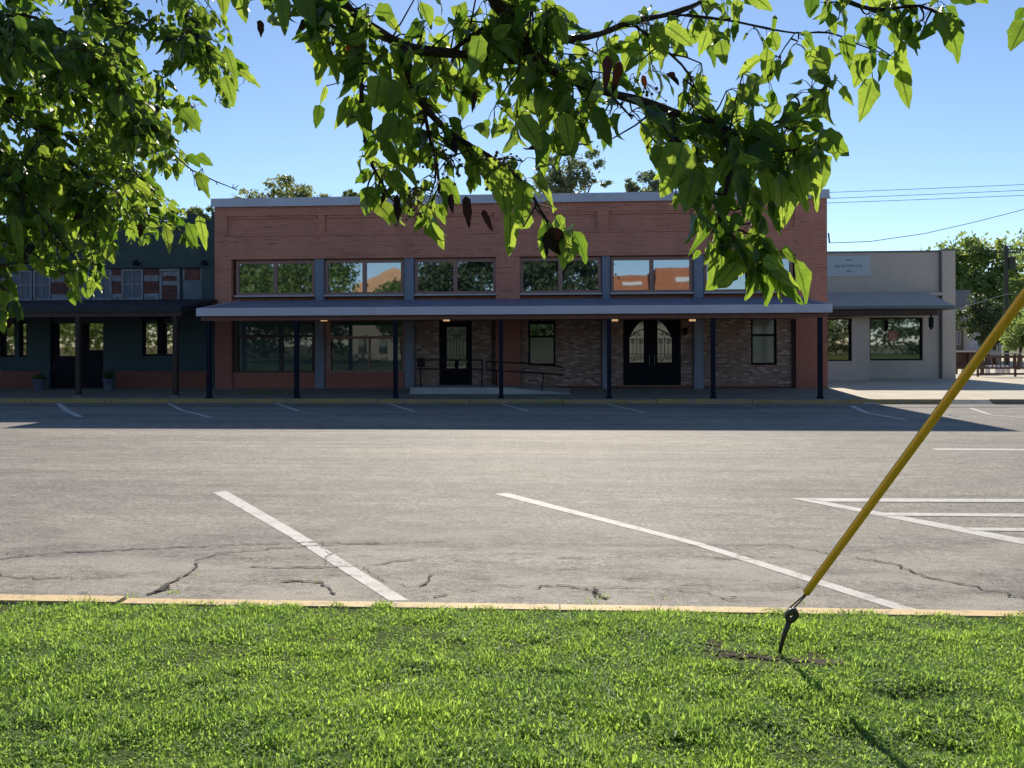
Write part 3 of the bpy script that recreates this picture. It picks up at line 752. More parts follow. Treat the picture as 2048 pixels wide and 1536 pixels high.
# wall lamps and pipes
for p, py in ((1371, 660),):
    zc_ = ZZ(p, py, Y0); xc_ = px_(p); m = MB(); m.box(xc_-.06, xc_+.06, Y0+.02, Y0+.159, zc_-.16, zc_+.05); m.lathe(xc_, Y0+.0, [(.03, zc_+.05), (.08, zc_+.08), (.09, zc_-.05), (.05, zc_-.17)], 10); m.build('wall_lamp', M['black'], B)
for q in (985, 1588): MB().tube([(px_(q), Y0+.11, zb), (px_(q), Y0+.11, zc)], .045, 8).build('downpipe', M['dframe'], B)
# canopy -----------------------------------------------------------
yf = 25.95
cxl, cxr = XX(393, yf), XX(1665, yf)
zft = ZZ(1024, 613, yf); zfb = ZZ(1024, 628.5, yf)       # fascia top / bottom
zwj = ZZ(1024, 597, Y0)
th = .10
MB().prismx([(yf+.03, zft), (Y0-.001, zwj-.02), (Y0-.001, zwj-.02-th), (yf+.03, zft-th)], cxl+.02, cxr-.02).build('canopy_roof', M['canopy_roof'], B)
m = MB()
m.box(cxl, cxr, yf-.02, yf+.029, zfb, zft+.012)
for xa_ in (cxl, cxr-.04): m.prismx([(yf+.0295, zfb+.02), (Y0-.001, zwj-.26), (Y0-.001, zwj-.0), (yf+.0295, zft+.012)], xa_, xa_+.04)
m.build('fascia', M['fascia'], B)
MB().box(cxl+.06, cxr-.06, YP-.09, YP+.09, zfb-.15, zfb-.001).box(cxl+.06, cxr-.06, Y0-.09, Y0-.01, zfb-.1, zfb+.02).build('beam', M['beam'], B)
m = MB(); m.box(cxl+.05, cxr-.05, yf+.03, Y0-.011, zfb+.021, zfb+.04)
m.build('soffit', M['soffit'], B)
m = MB()
for k in range(44):   # standing seams
    xx = cxl+.25+(cxr-cxl-.5)*k/43
    m.prismx([(yf+.04, zft+.001), (Y0-.002, zwj-.019), (Y0-.002, zwj-.010), (yf+.04, zft+.010)], xx-.007, xx+.007)
m.build('roof_seam', M['canopy_roof'], B)
for p in (418, 593, 791, 1002, 1218, 1426, 1640):
    xc_ = XX(p, YP); m = MB(); zg = .125
    m.box(xc_-.066, xc_+.066, YP-.066, YP+.066, zg, zfb-.151); m.box(xc_-.085, xc_+.085, YP-.085, YP+.085, zg, zg+.08)
    m.build('post', M['post'], B)
# soffit lights; the leftmost glowing box stands in for a bright reflection
for p in (648, 893, 1230, 1385):
    xc_ = XX(p, Y0-.3); zl = ZZ(p, 640.5, Y0-.3); l = MB().box(xc_-.11, xc_+.11, Y0-.36, Y0-.24, zl-.035, zl+.035).build('ceiling_light_or_glint', M['lamp_or_glint'], B)
    l['label'] = 'small lit warm light under the canopy, the leftmost a stand-in for a reflection'

# ramp and handrails
rp = MB()
xa, xb, xc_ = XX(826, 28.2), XX(1012, 28.2), XX(1140, 27.6)
zr = .42
rp.add([(xa,27.6,.1),(xb,27.6,.1),(xc_,27.6,.1),(xa,29.4,.1),(xb,29.4,.1),(xc_,29.4,.1),(xa,27.6,zr),(xb,27.6,zr),(xc_,27.6,.215),(xa,29.4,zr),(xb,29.4,zr),(xc_,29.4,.30)],
       [(0,1,7,6),(1,2,8,7),(6,7,10,9),(7,8,11,10),(0,6,9,3),(3,9,10,4),(4,10,11,5),(2,5,11,8)])
tag(rp.build('wheelchair_ramp', M['rampc']), 'pale concrete landing and ramp in front of the single ornate door', 'ramp')
yr = 27.68
def T(p): return P(p[0], p[1], yr)
r1 = thing('handrail', T((842, 778)), 'dark metal handrail on the landing in front of the single door', 'railing', 'ramp handrails')
m = MB()
m.tube([T((834,720)), T((963,720)), T((963,738)), T((834,738))], .028, 6); m.build('rail', M['rail'], r1)
for p in (841, 964): MB().tube([T((p, 720)), T((p, 783))], .026, 6).build('rail_post', M['rail'], r1)
MB().box(T((836,722))[0]-.03, T((848,722))[0]+.03, yr-.05, yr+.05, T((840,734))[2], T((840,716))[2]).build('rail_box', M['rail'], r1)
r2 = thing('handrail', T((1000, 778)), 'dark metal handrail sloping down along the ramp, with a closed loop end', 'railing', 'ramp handrails')
m = MB(); m.tube([T((973,723)), T((1060,727)), T((1127,734)), T((1127,750)), T((1060,745)), T((973,740)), T((973,723))], .028, 6); m.build('rail', M['rail'], r2)
for a, b in (((993,741),(993,781)), ((1087,748),(1083,788))): MB().tube([T(a), T(b)], .024, 6).build('rail_post', M['rail'], r2)

# ================================================================== GREEN BUILDING (left)
YG = Y0+.05
gx = lambda p: XX(p, YG)
gL = gx(-520); gR = xL-.01
zgt = ZZ(390, 441, YG)
GB = thing('green_building', ((gL+gR)/2, YG+2, .2), 'dark green shop building on the left with salvaged windows above a charcoal awning', 'building')
zband0, zband1 = ZZ(300, 598, YG), ZZ(300, 536, YG)
m = MB(); m.box(gL, gR, YG, YG+.3, zband1, zgt); m.box(gL, gR, YG+.3005, YG+16, zgt-1.0, zgt-.8)
m.box(gL, gL+.3, YG+.3005, YG+16, 0, zgt); m.box(gR-.3, gR, YG+.3005, YG+16, 0, zgt); m.box(gL, gR, YG+16, YG+16.3, 0, zgt)
m.box(gx(404), gR, YG, YG+.3, ZZ(300,604,YG)-.8, zband1-.0005); m.box(gL, gx(404)-.0005, YG+.15, YG+.3, ZZ(300,604,YG)-.8, zband1-.0005)
for p, py in ((355, 424), (300, 430), (160, 428)): m.box(gx(p), gx(p+20), YG+3, YG+4, zgt-.8, ZZ(p, py, YG+3))
m.build('wall', M['green_wall'], GB)
# salvaged windows / boards band
items = [(-60,-10,'w'),(-5,12,'r'),(15,62,'w'),(64,100,'w'),(100,136,'r'),(138,180,'b'),(182,222,'w'),(222,241,'r'),(241,285,'w'),(286,316,'r'),(317,358,'f'),(364,403,'h')]
for a, b, k in items:
    xa, xb = gx(a)+.01, gx(b)-.01; y0, y1 = YG+.06, YG+.148; z0, z1 = zband0-.02, zband1-.03; m = MB()
    mats = [M['white_old'], M['red_old'], M['blue_old'], M['glass_dark']]
    if k == 'w':
        m.box(xa, xa+.08, y0, y1, z0, z1); m.box(xb-.08, xb, y0, y1, z0, z1); m.box(xa+.08, xb-.08, y0+.001, y1, z1-.08, z1); m.box(xa+.08, xb-.08, y0+.001, y1, z0, z0+.08)
        mx_ = (xa+xb)/2; m.box(mx_-.02, mx_+.02, y0+.02, y1, z0+.08, z1-.08); m.box(xa+.08, xb-.08, y0+.021, y1, (z0+z1)/2-.02, (z0+z1)/2+.02)
        m.cm = 2; m.box(xa+.08, xb-.08, y0+.05, y1, z0+.08, z1-.08)
    elif k == 'r':
        nb = 5
        for q in range(nb): m.cm = 1 if q % 3 else 0; m.box(xa, xb, y0+.02+.006*(q%2), y1, z0+(z1-z0)*q/nb+.004, z0+(z1-z0)*(q+1)/nb)
    elif k == 'f':
        m.box(xa, xa+.09, y0, y1, z0, z1); m.box(xb-.09, xb, y0, y1, z0, z1); m.box(xa+.09, xb-.09, y0+.001, y1, z1-.09, z1)
        for q in range(6):
            m.cm = 0 if q in (3, 5) else 1; m.box(xa+.09, xb-.09, y0+.03+.004*(q%2), y1, z0+(z1-.09-z0)*q/6, z0+(z1-.09-z0)*(q+1)/6-.01)
    elif k == 'h':
        m.cm = 2; m.box(xa, xb, y0+.02, y1, z0, z0+(z1-z0)*.62); m.cm = 1; m.box(xa+.06, xb-.06, y0+.03, y1, z0+(z1-z0)*.625, z1-.02); m.cm = 0; m.box(xa, xa+.055, y0+.01, y1, z0+(z1-z0)*.625, z1); m.box(xb-.055, xb, y0+.01, y1, z0+(z1-z0)*.625, z1)
    else:
        for q in range(6): m.cm = 2; m.box(xa+(xb-xa)*q/6+.005, xa+(xb-xa)*(q+1)/6, y0+.02, y1, z0, z1)
    m.build('salvaged_window', mats, GB)
for p in (279, 415):
    xc_, zc_ = gx(p), ZZ(p, 527, YG); m = MB(); m.tube([(xc_, YG, zc_), (xc_, YG-.22, zc_+.03)], .03, 8); m.lathe(xc_, YG-.24, [(.05, zc_+.10), (.10, zc_+.05), (.13, zc_-.10)], 12); m.build('wall_lamp', M['black'], GB)
# awning
ygf = 26.6; zga, zgb = ZZ(250, 613, ygf), ZZ(250, 624, ygf)
m = MB(); xra = XX(362, ygf)
m.prismx([(ygf, zga), (YG-.001, ZZ(250,600,YG)), (YG-.001, ZZ(250,600,YG)-.12), (ygf, zga-.1)], gL, xra)
m.add([(xra, ygf, zga), (gR, YG-.001, ZZ(420,600,YG)), (gR-.0, YG-.001, ZZ(420,600,YG)-.25), (xra, ygf, zgb)], [(0,1,2,3)])
m.box(gL, xra, ygf-.04, ygf-.001, zgb, zga+.01)
m.add([(xra+.001, ygf+.01, zga), (gR, YG-.002, ZZ(420,602,YG)), (xra+.001, YG-.002, ZZ(420,602,YG))], [(0,1,2)])
m.build('awning', M['awning_dark'], GB)
MB().box(gL, xra, ygf+.02, ygf+.18, zgb-.16, zgb+.05).build('beam', M['dframe'], GB)
for p in (-230, 157, 351):
    xc_ = XX(p, ygf+.1); m = MB().box(xc_-.075, xc_+.075, ygf+.03, ygf+.17, .13, zgb-.161); m.build('post', M['brownpost'], GB)
    MB().box(xc_-.13, xc_+.13, ygf-.03, ygf+.23, .12, .2).build('post_base', M['gutter'], GB)
# ground floor wall with openings
zg0, zg1 = .26, ZZ(250,604,YG)-.801+.8
zbs = ZZ(300, 742, YG)
spans = [(-520,-120),(-95,-2),(28,36),(52,98),(205,283),(346,430)]
m = MB()
for a, b in spans: m.box(gx(a), gx(b) if b < 430 else gR, YG+.05, YG+.25, zbs, zg1-.85 if False else zg1-.0-.2)
for a, b, t, bt in ((-2,28,635,714),(36,52,632,714),(283,346,632,712),(-120,-95,630,714)): m.box(gx(a)+.0005, gx(b)-.0005, YG+.05, YG+.25, zbs, ZZ(a, bt, YG)); m.box(gx(a)+.0005, gx(b)-.0005, YG+.05, YG+.25, ZZ(a, t, YG), zg1-.2)
m.box(gx(98)+.0005, gx(205)-.0005, YG+.05, YG+.25, ZZ(150, 622, YG), zg1-.2)
m.build('siding', M['green_siding'], GB)
for a, b in ((-520,80),(232,414)): MB().box(gx(a), gx(b), YG-.02, YG+.25, .1, zbs-.0005).build('brick_base', M['orangebase'], GB)
for q0, q1 in ((gx(80)+.001, gx(98)), (gx(205), gx(232)-.001), (gx(414)+.001, gR)): MB().box(q0, q1, YG+.02, YG+.25, .1, zbs-.0005).build('base_wall', M['green_siding'], GB)
def simple_window(a, b, t, bt, mull=None, gm='glass_dark', par=GB, gxx=gx, YY=YG, nm='window', fm='black'):
    xa, xb = gxx(a)+.004, gxx(b)-.004; z0, z1 = ZZ(a, bt, YY)+.004, ZZ(a, t, YY)-.004; yy = YY+.12; fw = .07
    m = MB(); m.box(xa, xa+fw, yy, yy+.08, z0, z1); m.box(xb-fw, xb, yy, yy+.08, z0, z1); m.box(xa+fw, xb-fw, yy+.001, yy+.08, z0, z0+fw); m.box(xa+fw, xb-fw, yy+.001, yy+.08, z1-fw, z1)
    if mull: m.box(gxx(mull[0]), gxx(mull[1]), yy+.002, yy+.08, z0+fw, z1-fw)
    fr = m.build(nm, M[fm], par); MB().box(xa+fw, xb-fw, yy+.045, yy+.055, z0+fw, z1-fw).build('pane', M[gm], fr)
M['glass_shop'] = mk_glass('shop_glass', (.012, .016, .018), .36, (1, .93, .78))
simple_window(-2, 28, 635, 714, gm='glass_shop'); simple_window(36, 52, 632, 714, gm='glass_shop'); simple_window(283, 346, 632, 712, (311, 322), 'glass_shop'); simple_window(-120, -95, 630, 714)
# two doors in the recess
for a, b, gl in ((98, 150, (112, 148, 636, 712)), (150, 205, (172, 202, 636, 700))):
    xa, xb = gx(a)+.004, gx(b)-.004; yy = YG+.18; z1 = ZZ(150, 622, YG)-.004; g0, g1 = gx(gl[0]), gx(gl[1]); h0, h1 = ZZ(gl[0], gl[3], YG), ZZ(gl[0], gl[2], YG)
    g1 = min(g1, xb-.05); m = MB(); m.box(xa, g0, yy, yy+.07, .2, z1); m.box(g1, xb, yy, yy+.07, .2, z1); m.box(g0+.0005, g1-.0005, yy, yy+.07, .2, h0); m.box(g0+.0005, g1-.0005, yy, yy+.07, h1, z1)
    d = m.build('door', M['black'], GB); MB().box(g0+.001, g1-.001, yy+.03, yy+.04, h0, h1).build('pane', M['glass_shop'], d)
    MB().tube([(xa+.12, yy-.05, .95), (xa+.12, yy-.05, 1.25)], .015, 6).build('handle', M['steel'], d)
# planters
def leaf_quads(C, D, Nn, L, Wd, segs=8, fold=.25, curl=.6, wav=.0):
    """vectorised leaves: base C, direction D, normal Nn, length L, width Wd"""
    n = len(C); D = D/np.linalg.norm(D, axis=1, keepdims=True)
    Nn = Nn-D*(Nn*D).sum(1, keepdims=True); Nn = Nn/(np.linalg.norm(Nn, axis=1, keepdims=True)+1e-9)
    Sd = np.cross(D, Nn); out = np.zeros((n, segs+1, 3, 3))
    fold = np.broadcast_to(fold, n); curl = np.broadcast_to(curl, n)
    cx = np.zeros(n); cz = np.zeros(n); prev = 0
    ph = rng.uniform(0, 6.28, n)
    for i in range(segs+1):
        t = i/segs
        if i: a = curl*(t-.5/segs)**1.3; cx = cx+np.cos(a)/segs; cz = cz-np.sin(a)/segs
        wd = (math.sin(math.pi*min(1, t**.64)))**.72*(1-.22*t) if 0 < t < 1 else 0.012
        hw = Wd*.5*wd*(1+wav*np.sin(ph+t*17))
        mid = C+D*(cx*L)[:, None]+Nn*(cz*L)[:, None]
        lift = (np.abs(fold)*hw)*np.sign(fold); wv = wav*L*.35*np.sin(ph*2+t*11)
        out[:, i, 1] = mid
        out[:, i, 0] = mid-Sd*(hw*np.cos(fold))[:, None]+Nn*(lift+wv)[:, None]
        out[:, i, 2] = mid+Sd*(hw*np.cos(fold))[:, None]+Nn*(lift-wv)[:, None]
    V = out.reshape(n*(segs+1)*3, 3); b = np.arange(n)[:, None]*(segs+1)*3
    q = []
    for i in range(segs):
        for j in range(2): q.append([i*3+j, (i+1)*3+j, (i+1)*3+j+1, i*3+j+1])
    Q = (b[:, None, :]+np.array(q)[None]).reshape(-1, 4)
    return V, Q
def planter(p, top_y, ph, label, plant_h, narrow):
    c = P(p, 773, 28.9); c[2] = .24; t = thing('potted_plant', c, label, 'planter', 'planters by the shop doors')
    m = MB(); m.lathe(c[0], c[1], [(.13, c[2]), (.15, c[2]+.03), (.22, c[2]+.38), (.24, c[2]+.38), (.24, c[2]+.42), (.20, c[2]+.42), (.19, c[2]+.36)], 18); m.build('pot', M['pot'], t, True)
    n = 90; C = np.tile(c+np.array((0,0,.38)), (n,1))+rng.normal(0, .05, (n,3))*np.array((1,1,0)); D = np.stack([rng.normal(0, .22 if narrow else .6, n), rng.normal(0, .3, n), rng.uniform(.5, 1.2, n)], 1)
    V, Q = leaf_quads(C, D, rng.normal(size=(n,3)), rng.uniform(.5, 1, n)*plant_h, np.full(n, .05), 4, .2, .7)
    npmesh('foliage', V, Q, M['tree_leaf_dark'], t)
planter(78, 745, 1, 'potted plant with dark leaves left of the green shop doors', .32, False)
planter(218, 745, 1, 'potted upright plant right of the green shop doors', .55, True)

# ================================================================== BEIGE BUILDING (right)
YB = 40.5; YBF = 38.6
bx = lambda p: XX(p, YB)
BB = thing('beige_building', (bx(1800), YB+2, .2), 'single storey beige stucco shop with a grey shingle awning and a pale sign', 'building')
bL, bR = bx(1560), bx(1907); zbt = ZZ(1780, 505, YB)
pL = bx(1881)
zaw = ZZ(1780, 584, YB)
def bwall(m, x0, x1, z0, z1, holes, y0, y1):
    xs = x0
    for (l, r, t, b) in holes:
        m.box(xs, l, y0, y1, z0, z1); m.box(l+.0005, r-.0005, y0, y1, t, z1); m.box(l+.0005, r-.0005, y0, y1, z0, b); xs = r
    m.box(xs, x1, y0, y1, z0, z1)
m = MB(); zhl = 3.15
m.box(bL, pL-.0005, YB, YB+.3, zhl, zbt)
bwall(m, XX(1738, YB), pL-.0005, .05, zhl-.0005, [(XX(1740, YB), bx(1846), ZZ(1790, 635, YB), ZZ(1790, 721, YB))], YB, YB+.3)
fx = lambda p: XX(p, YBF)
bwall(m, fx(1600), fx(1738), .05, 3.1, [(fx(1645), fx(1704), ZZ(1680, 635, YBF), ZZ(1680, 722, YBF))], YBF, YBF+.3)
m.box(fx(1738)-.3, fx(1738), YBF+.3005, YB-.001, .05, 3.1)
m.box(pL, bR, YB-.22, YB+.3, .05, ZZ(1893, 501, YB-.22))
m.box(bR-.3, bR, YB+.3005, YB+14, .05, zbt-.02); m.box(bL, bL+.3, YB+.3005, YB+14, .05, zbt-.02); m.box(bL+.3005, bR-.3005, YB+13.7, YB+14, .05, zbt-.02)
m.box(bL+.3005, bR-.3005, YB+.3005, YB+13.6995, zbt-.9, zbt-.7)
m.build('wall', M['beige'], BB)
MB().box(bL, pL+.001, YB-.06, YB+.34, zbt+.0005, zbt+.08).box(pL+.0015, bR+.05, YB-.28, YB+.34, ZZ(1893,501,YB-.22)+.0005, ZZ(1893,501,YB-.22)+.07).box(pL-.06, pL-.001, YB-.05, YB-.001, .2, zbt).build('coping', M['beige_trim'], BB)
yaf = 37.6; z_e = ZZ(1780, 612, yaf); zeb = ZZ(1780, 616, yaf)
m = MB(); ar = XX(1909, yaf)
m.prismx([(yaf, z_e), (YB-.23, zaw-.05), (YB-.23, zaw-.2), (yaf, zeb)], XX(1560, yaf), ar); m.prismx([(YB-.2295, zaw-.05), (YB-.001, zaw), (YB-.001, zaw-.2), (YB-.2295, zaw-.2)], XX(1560, yaf), pL-.001)
m.build('awning', M['beige_roof'], BB)
MB().box(XX(1560, yaf), ar+.01, yaf-.05, yaf-.001, zeb-.03, z_e+.015).build('awning_edge', M['beige_trim'], BB)
MB().box(XX(1560, yaf), XX(1879, yaf), yaf+.1, yaf+.35, ZZ(1780, 631, yaf), zeb-.031).build('beam', M['brownbeam'], BB)
MB().box(XX(1560, yaf), pL-.3, yaf+.36, YB-.001, zeb-.04, zeb-.02).build('soffit', M['brownbeam'], BB)
simple_window(1740, 1846, 635, 721, None, 'glass_dark', BB, bx, YB); 
xa, xb = fx(1645), fx(1704); z0, z1 = ZZ(1680, 722, YBF), ZZ(1680, 635, YBF); yy = YBF+.1
m = MB(); m.box(xa, xa+.07, yy, yy+.08, z0, z1); m.box(xb-.1, xb, yy, yy+.08, z0, z1); m.box(xa+.07, xb-.1, yy+.001, yy+.08, z0, z0+.06); m.box(xa+.07, xb-.1, yy+.001, yy+.08, z1-.1, z1)
fr = m.build('window', M['black'], BB); MB().box(xa+.07, xb-.1, yy+.045, yy+.055, z0+.06, z1-.1).build('pane', M['glass_shop'], fr)
# round pink decal in the window
cx, cz = bx(1787), ZZ(1787, 672, YB); m = MB(); n = 28; yy = YB+.145
for (r0, r1, mi) in ((0, .17, 0), (.20, .255, 0)):
    vs = []; fs = []
    for k in range(n):
        a = 2*math.pi*k/n; vs += [(cx+r0*math.cos(a), yy, cz+r0*math.sin(a)), (cx+r1*math.cos(a), yy, cz+r1*math.sin(a))]
    for k in range(n): k2 = (k+1)%n; fs.append((2*k, 2*k2, 2*k2+1, 2*k+1))
    m.add(vs, fs)
m.build('window_decal', M['pink'], BB)
# hanging lantern bracket
cx, z1, z0 = XX(1862, yaf+.5), ZZ(1862, 630, yaf+.5), ZZ(1862, 660, yaf+.5)
MB().box(cx-.03, cx+.03, yaf+.45, yaf+.51, z1-.1, z1+.2).box(cx-.08, cx+.08, yaf+.4, yaf+.56, z0+.12, z1-.1005).lathe(cx, yaf+.48, [(.03, z0), (.07, z0+.1195)], 8).build('hanging_lamp', M['black'], BB)
# sign
SG = thing('shop_sign', (bx(1699), YB-.05, ZZ(1699, 552, YB)), 'pale blue grey signboard on the beige parapet beside the brick building', 'sign')
xa, xb, z0, z1 = bx(1650), bx(1741), ZZ(1699, 553, YB), ZZ(1699, 512, YB)
MB().box(xa, xb, YB-.05, YB-.001, z0, z1).build('board', M['signboard'], SG)
m = MB(); W_ = xb-xa; H_ = z1-z0
def strokes(x0, x1, zc, h):
    x = x0
    while x < x1:
        ww = h*rng.uniform(.3, .5); k = rng.integers(0, 4); t = h*.16; yy = YB-.056; ye = YB-.0505
        m.box(x, x+t, yy, ye, zc-h/2, zc+h/2)
        if k != 1: m.box(x+t+.0005, x+ww, yy, ye, zc+h/2-t, zc+h/2)
        if k in (0, 2): m.box(x+t+.0005, x+ww, yy, ye, zc-t/2, zc+t/2)
        if k in (1, 2): m.box(x+t+.0005, x+ww, yy, ye, zc-h/2, zc-h/2+t)
        if k == 3: m.box(x+ww-t, x+ww, yy, ye, zc-h/2, zc+h/2-t-.0005)
        x += ww+h*.2
for q in ((.22, .30, .50, .13), (.37, .84, .51, .12), (.46, .60, .80, .07), (.47, .57, .25, .07)):
    m = MB(); strokes(xa+W_*q[0], xa+W_*q[1], z0+H_*q[2], q[3]); m.build('lettering', M['signink'], SG)

# ================================================================== FAR RIGHT: fence, house, pole, lines
YF = 42.5
FN = thing('timber_fence', P(2000, 755, YF), 'low weathered brown timber rail fence right of the beige building', 'fence')
x0, x1 = XX(1953, YF), XX(2400, YF); zt_, zb_ = ZZ(2000, 706, YF), .25
m = MB(); m.box(x0, x1, YF-.06, YF+.08, zt_-.05, zt_); m.build('rail_cap', M['fencetop'], FN)
m = MB()
for zz, hh in ((zt_-.2, .12), (.62, .09), (.32, .1)): m.box(x0, x1, YF+.0, YF+.04, zz-hh/2, zz+hh/2)
m.build('rail', M['fencew'], FN)
k = 0
x = x0+.05
while x < x1: MB().box(x-.05, x+.05, YF-.05, YF-.001, .18, zt_-.051).build('fence_post', M['fencew'], FN); x += 1.85
m = MB()
x = x0+.15
while x < x1: m.box(x, x+.05, YF+.041, YF+.06, .62, zt_-.1); x += .21
m.build('baluster', M['fencew'], FN)
Y2 = 46.5
F2 = thing('picnic_bench', P(1925, 745, Y2), 'dark brown timber bench structure beside the beige wall, left of the rail fence', 'bench')
x0, x1 = XX(1905, Y2), XX(1965, Y2); zt_ = ZZ(1930, 702, Y2)
MB().box(x0, x1, Y2-.4, Y2+.4, zt_-.07, zt_).build('top', M['fencetop'], F2)
m = MB(); m.box(x0, x1-.3, Y2-.02, Y2+.02, .45, zt_-.071)
m.box(x0, x1, Y2-.5, Y2-.3, .55, .62); m.build('side_panel', M['fencew'], F2)
for xx in (x0+.1, (x0+x1)/2, x1-.1): MB().box(xx-.05, xx+.05, Y2-.28, Y2-.021, .18, zt_-.071).build('leg', M['fencew'], F2)
for p, w_ in ((1932, .35), (1985, .6), (2010, .35)):
    c = P(p, 735, 47.5); c[2] = .2; t = MB(); t.box(c[0]-w_/2, c[0]+w_/2, 47.3, 47.7, .45, .62); t.box(c[0]-w_/2, c[0]-w_/2+.06, 47.3, 47.7, .19, .4495); t.box(c[0]+w_/2-.06, c[0]+w_/2, 47.3, 47.7, .19, .4495)
    tag(t.build('low_table', M['white']), {1932:'small white table by the dark bench',1985:'wide white low table behind the rail fence',2010:'narrow white low table behind the rail fence, rightmost'}[p], 'table', 'white low tables')
YH = 68.0
HS = thing('white_house', P(1930, 710, YH), 'white house with a grey gabled roof seen between the beige shop and the trees', 'house')
hx = lambda p: XX(p, YH)
ze, zr_ = ZZ(1930, 640, YH), ZZ(1930, 602, YH)
m = MB(); m.box(hx(1870), hx(1926), YH, YH+9, 0, ZZ(1910,652,YH)); m.build('wall', M['housetan'], HS)
m = MB(); m.box(hx(1927), hx(1949), YH-1.5, YH-.001, 0, ze+.4); m.build('porch_wall', M['white'], HS)
m = MB(); m.prism([(hx(1865), ze-.2), (hx(1953), ze-.2), (hx(1920), zr_+.8), (hx(1890), zr_+.8)], YH-1.6, YH+9.4); m.build('roof', M['greyroof'], HS)
m = MB(); xa, xb = hx(1907), hx(1921); m.box(xa, xb, YH-.05, YH-.001, ZZ(1910,690,YH), ZZ(1910,662,YH)); wf = m.build('window', M['white'], HS)
MB().box(xa+.1, (xa+xb)/2-.05, YH-.06, YH-.051, ZZ(1910,688,YH), ZZ(1910,664,YH)).box((xa+xb)/2+.05, xb-.1, YH-.06, YH-.051, ZZ(1910,688,YH), ZZ(1910,664,YH)).build('pane', M['glass_dark'], wf)
MB().box(hx(1868), hx(1960), YH-3, YH-1.6, ZZ(1930,704,YH)-.3, ZZ(1930,700,YH)).build('porch_deck', M['fencetop'], HS)
for p in (1955, 1963, 1972): MB().tube([(hx(p), YH-2, 0), (hx(p), YH-2, ZZ(1960,650,YH))], .15, 8).build('porch_post', M['fencetop'] if p != 1963 else M['fencew'], HS)
YU = 58.0
UP = thing('utility_pole', P(2013, 720, YU), 'dark wooden utility pole with a transformer can, in front of the far trees', 'pole')
c = P(2013, 720, YU); zt_ = ZZ(2013, 492, YU)
MB().tube([(c[0], YU, 0), (c[0], YU, zt_)], [.17, .12], 10).build('pole', M['polew'], UP)
zc_ = ZZ(2013, 525, YU); MB().lathe(c[0]+.36, YU, [(.2, zc_-.45), (.24, zc_-.42), (.24, zc_+.35), (.15, zc_+.42)], 14).build('transformer', M['polew'], UP)
MB().box(c[0]-.9, c[0]+.9, YU-.08, YU-.001-.12, zt_-.5, zt_-.38).build('crossarm', M['polew'], UP)
def cable(pts, r, label, Y=None, n=22):
    g = [P(*p) for p in pts]; m = MB()
    if len(g) == 2:
        a, b = g; L = np.linalg.norm(b-a); q = [a+(b-a)*t-np.array((0, 0, 4*t*(1-t)*L*.012)) for t in np.linspace(0, 1, n)]
    else: q = g
    m.tube(q, r, 5); return tag(m.build('power_line', M['wire']), label, 'cable', 'overhead power lines')
for i, (a, b, c_, lab) in enumerate(((398, 385, 368, 'topmost thin power line behind the brick roof'), (403, 397, 377, 'middle thin power line behind the brick roof'), (409, 406, 390, 'lowest of the thin power lines behind the brick roof'))):
    YY = 50; A = P(-900, a+22-i*2, YY); Bp = P(1655, b, YY); Cc = P(2900, c_-42, YY)
    ts = np.linspace(0, 1, 40); pts = []
    for t in ts:
        x = A[0]+(Cc[0]-A[0])*t; tb = (Bp[0]-A[0])/(Cc[0]-A[0])
        lin = A[2]+(Cc[2]-A[2])*t; linb = A[2]+(Cc[2]-A[2])*tb; k = (linb-Bp[2])/(4*tb*(1-tb)); pts.append((x, YY, lin-4*k*t*(1-t)))
    m = MB(); m.tube(pts, .016, 5); tag(m.build('power_line', M['wire']), lab, 'cable', 'overhead power lines')
m = MB(); pts = [P(1658, 486, Y0+1.2), P(1740, 483, 31), P(1850, 467, 32), P(1950, 444, 33), P(2048, 419, 34), P(2300, 340, 36), P(2600, 230, 38)]
m.tube(pts, .014, 6); tag(m.build('power_line', M['wire']), 'sagging service cable running from the right edge of the brick building', 'cable', 'overhead power lines')
m = MB(); m.tube([P(1840, 505, 56), P(1930, 501, 57), (c[0], YU, zt_-.3)], .018, 5); m.tube([(c[0], YU, zt_-.3), P(2300, 480, 60)], .018, 5)
tag(m.build('power_line', M['wire']), 'thin cable reaching the top of the far utility pole', 'cable', 'overhead power lines')
m = MB(); m.tube([P(1895, 625, 52), P(1950, 607, 54), P(2013, 588, YU-.2), P(2300, 592, 60)], .022, 5)
tag(m.build('power_line', M['fencetop']), 'pale low cable crossing the far utility pole in front of the trees', 'cable', 'overhead power lines')
# conduit bracket where the service cable meets the building
MB().tube([P(1657, 466, Y0+1.2), P(1659, 486, Y0+1.2)], .03, 6).box(XR, XR+.12, Y0+1.1, Y0+1.3, ZZ(1656,490,Y0)-.1, ZZ(1656,470,Y0)).build('cable_bracket', M['steel'], B)

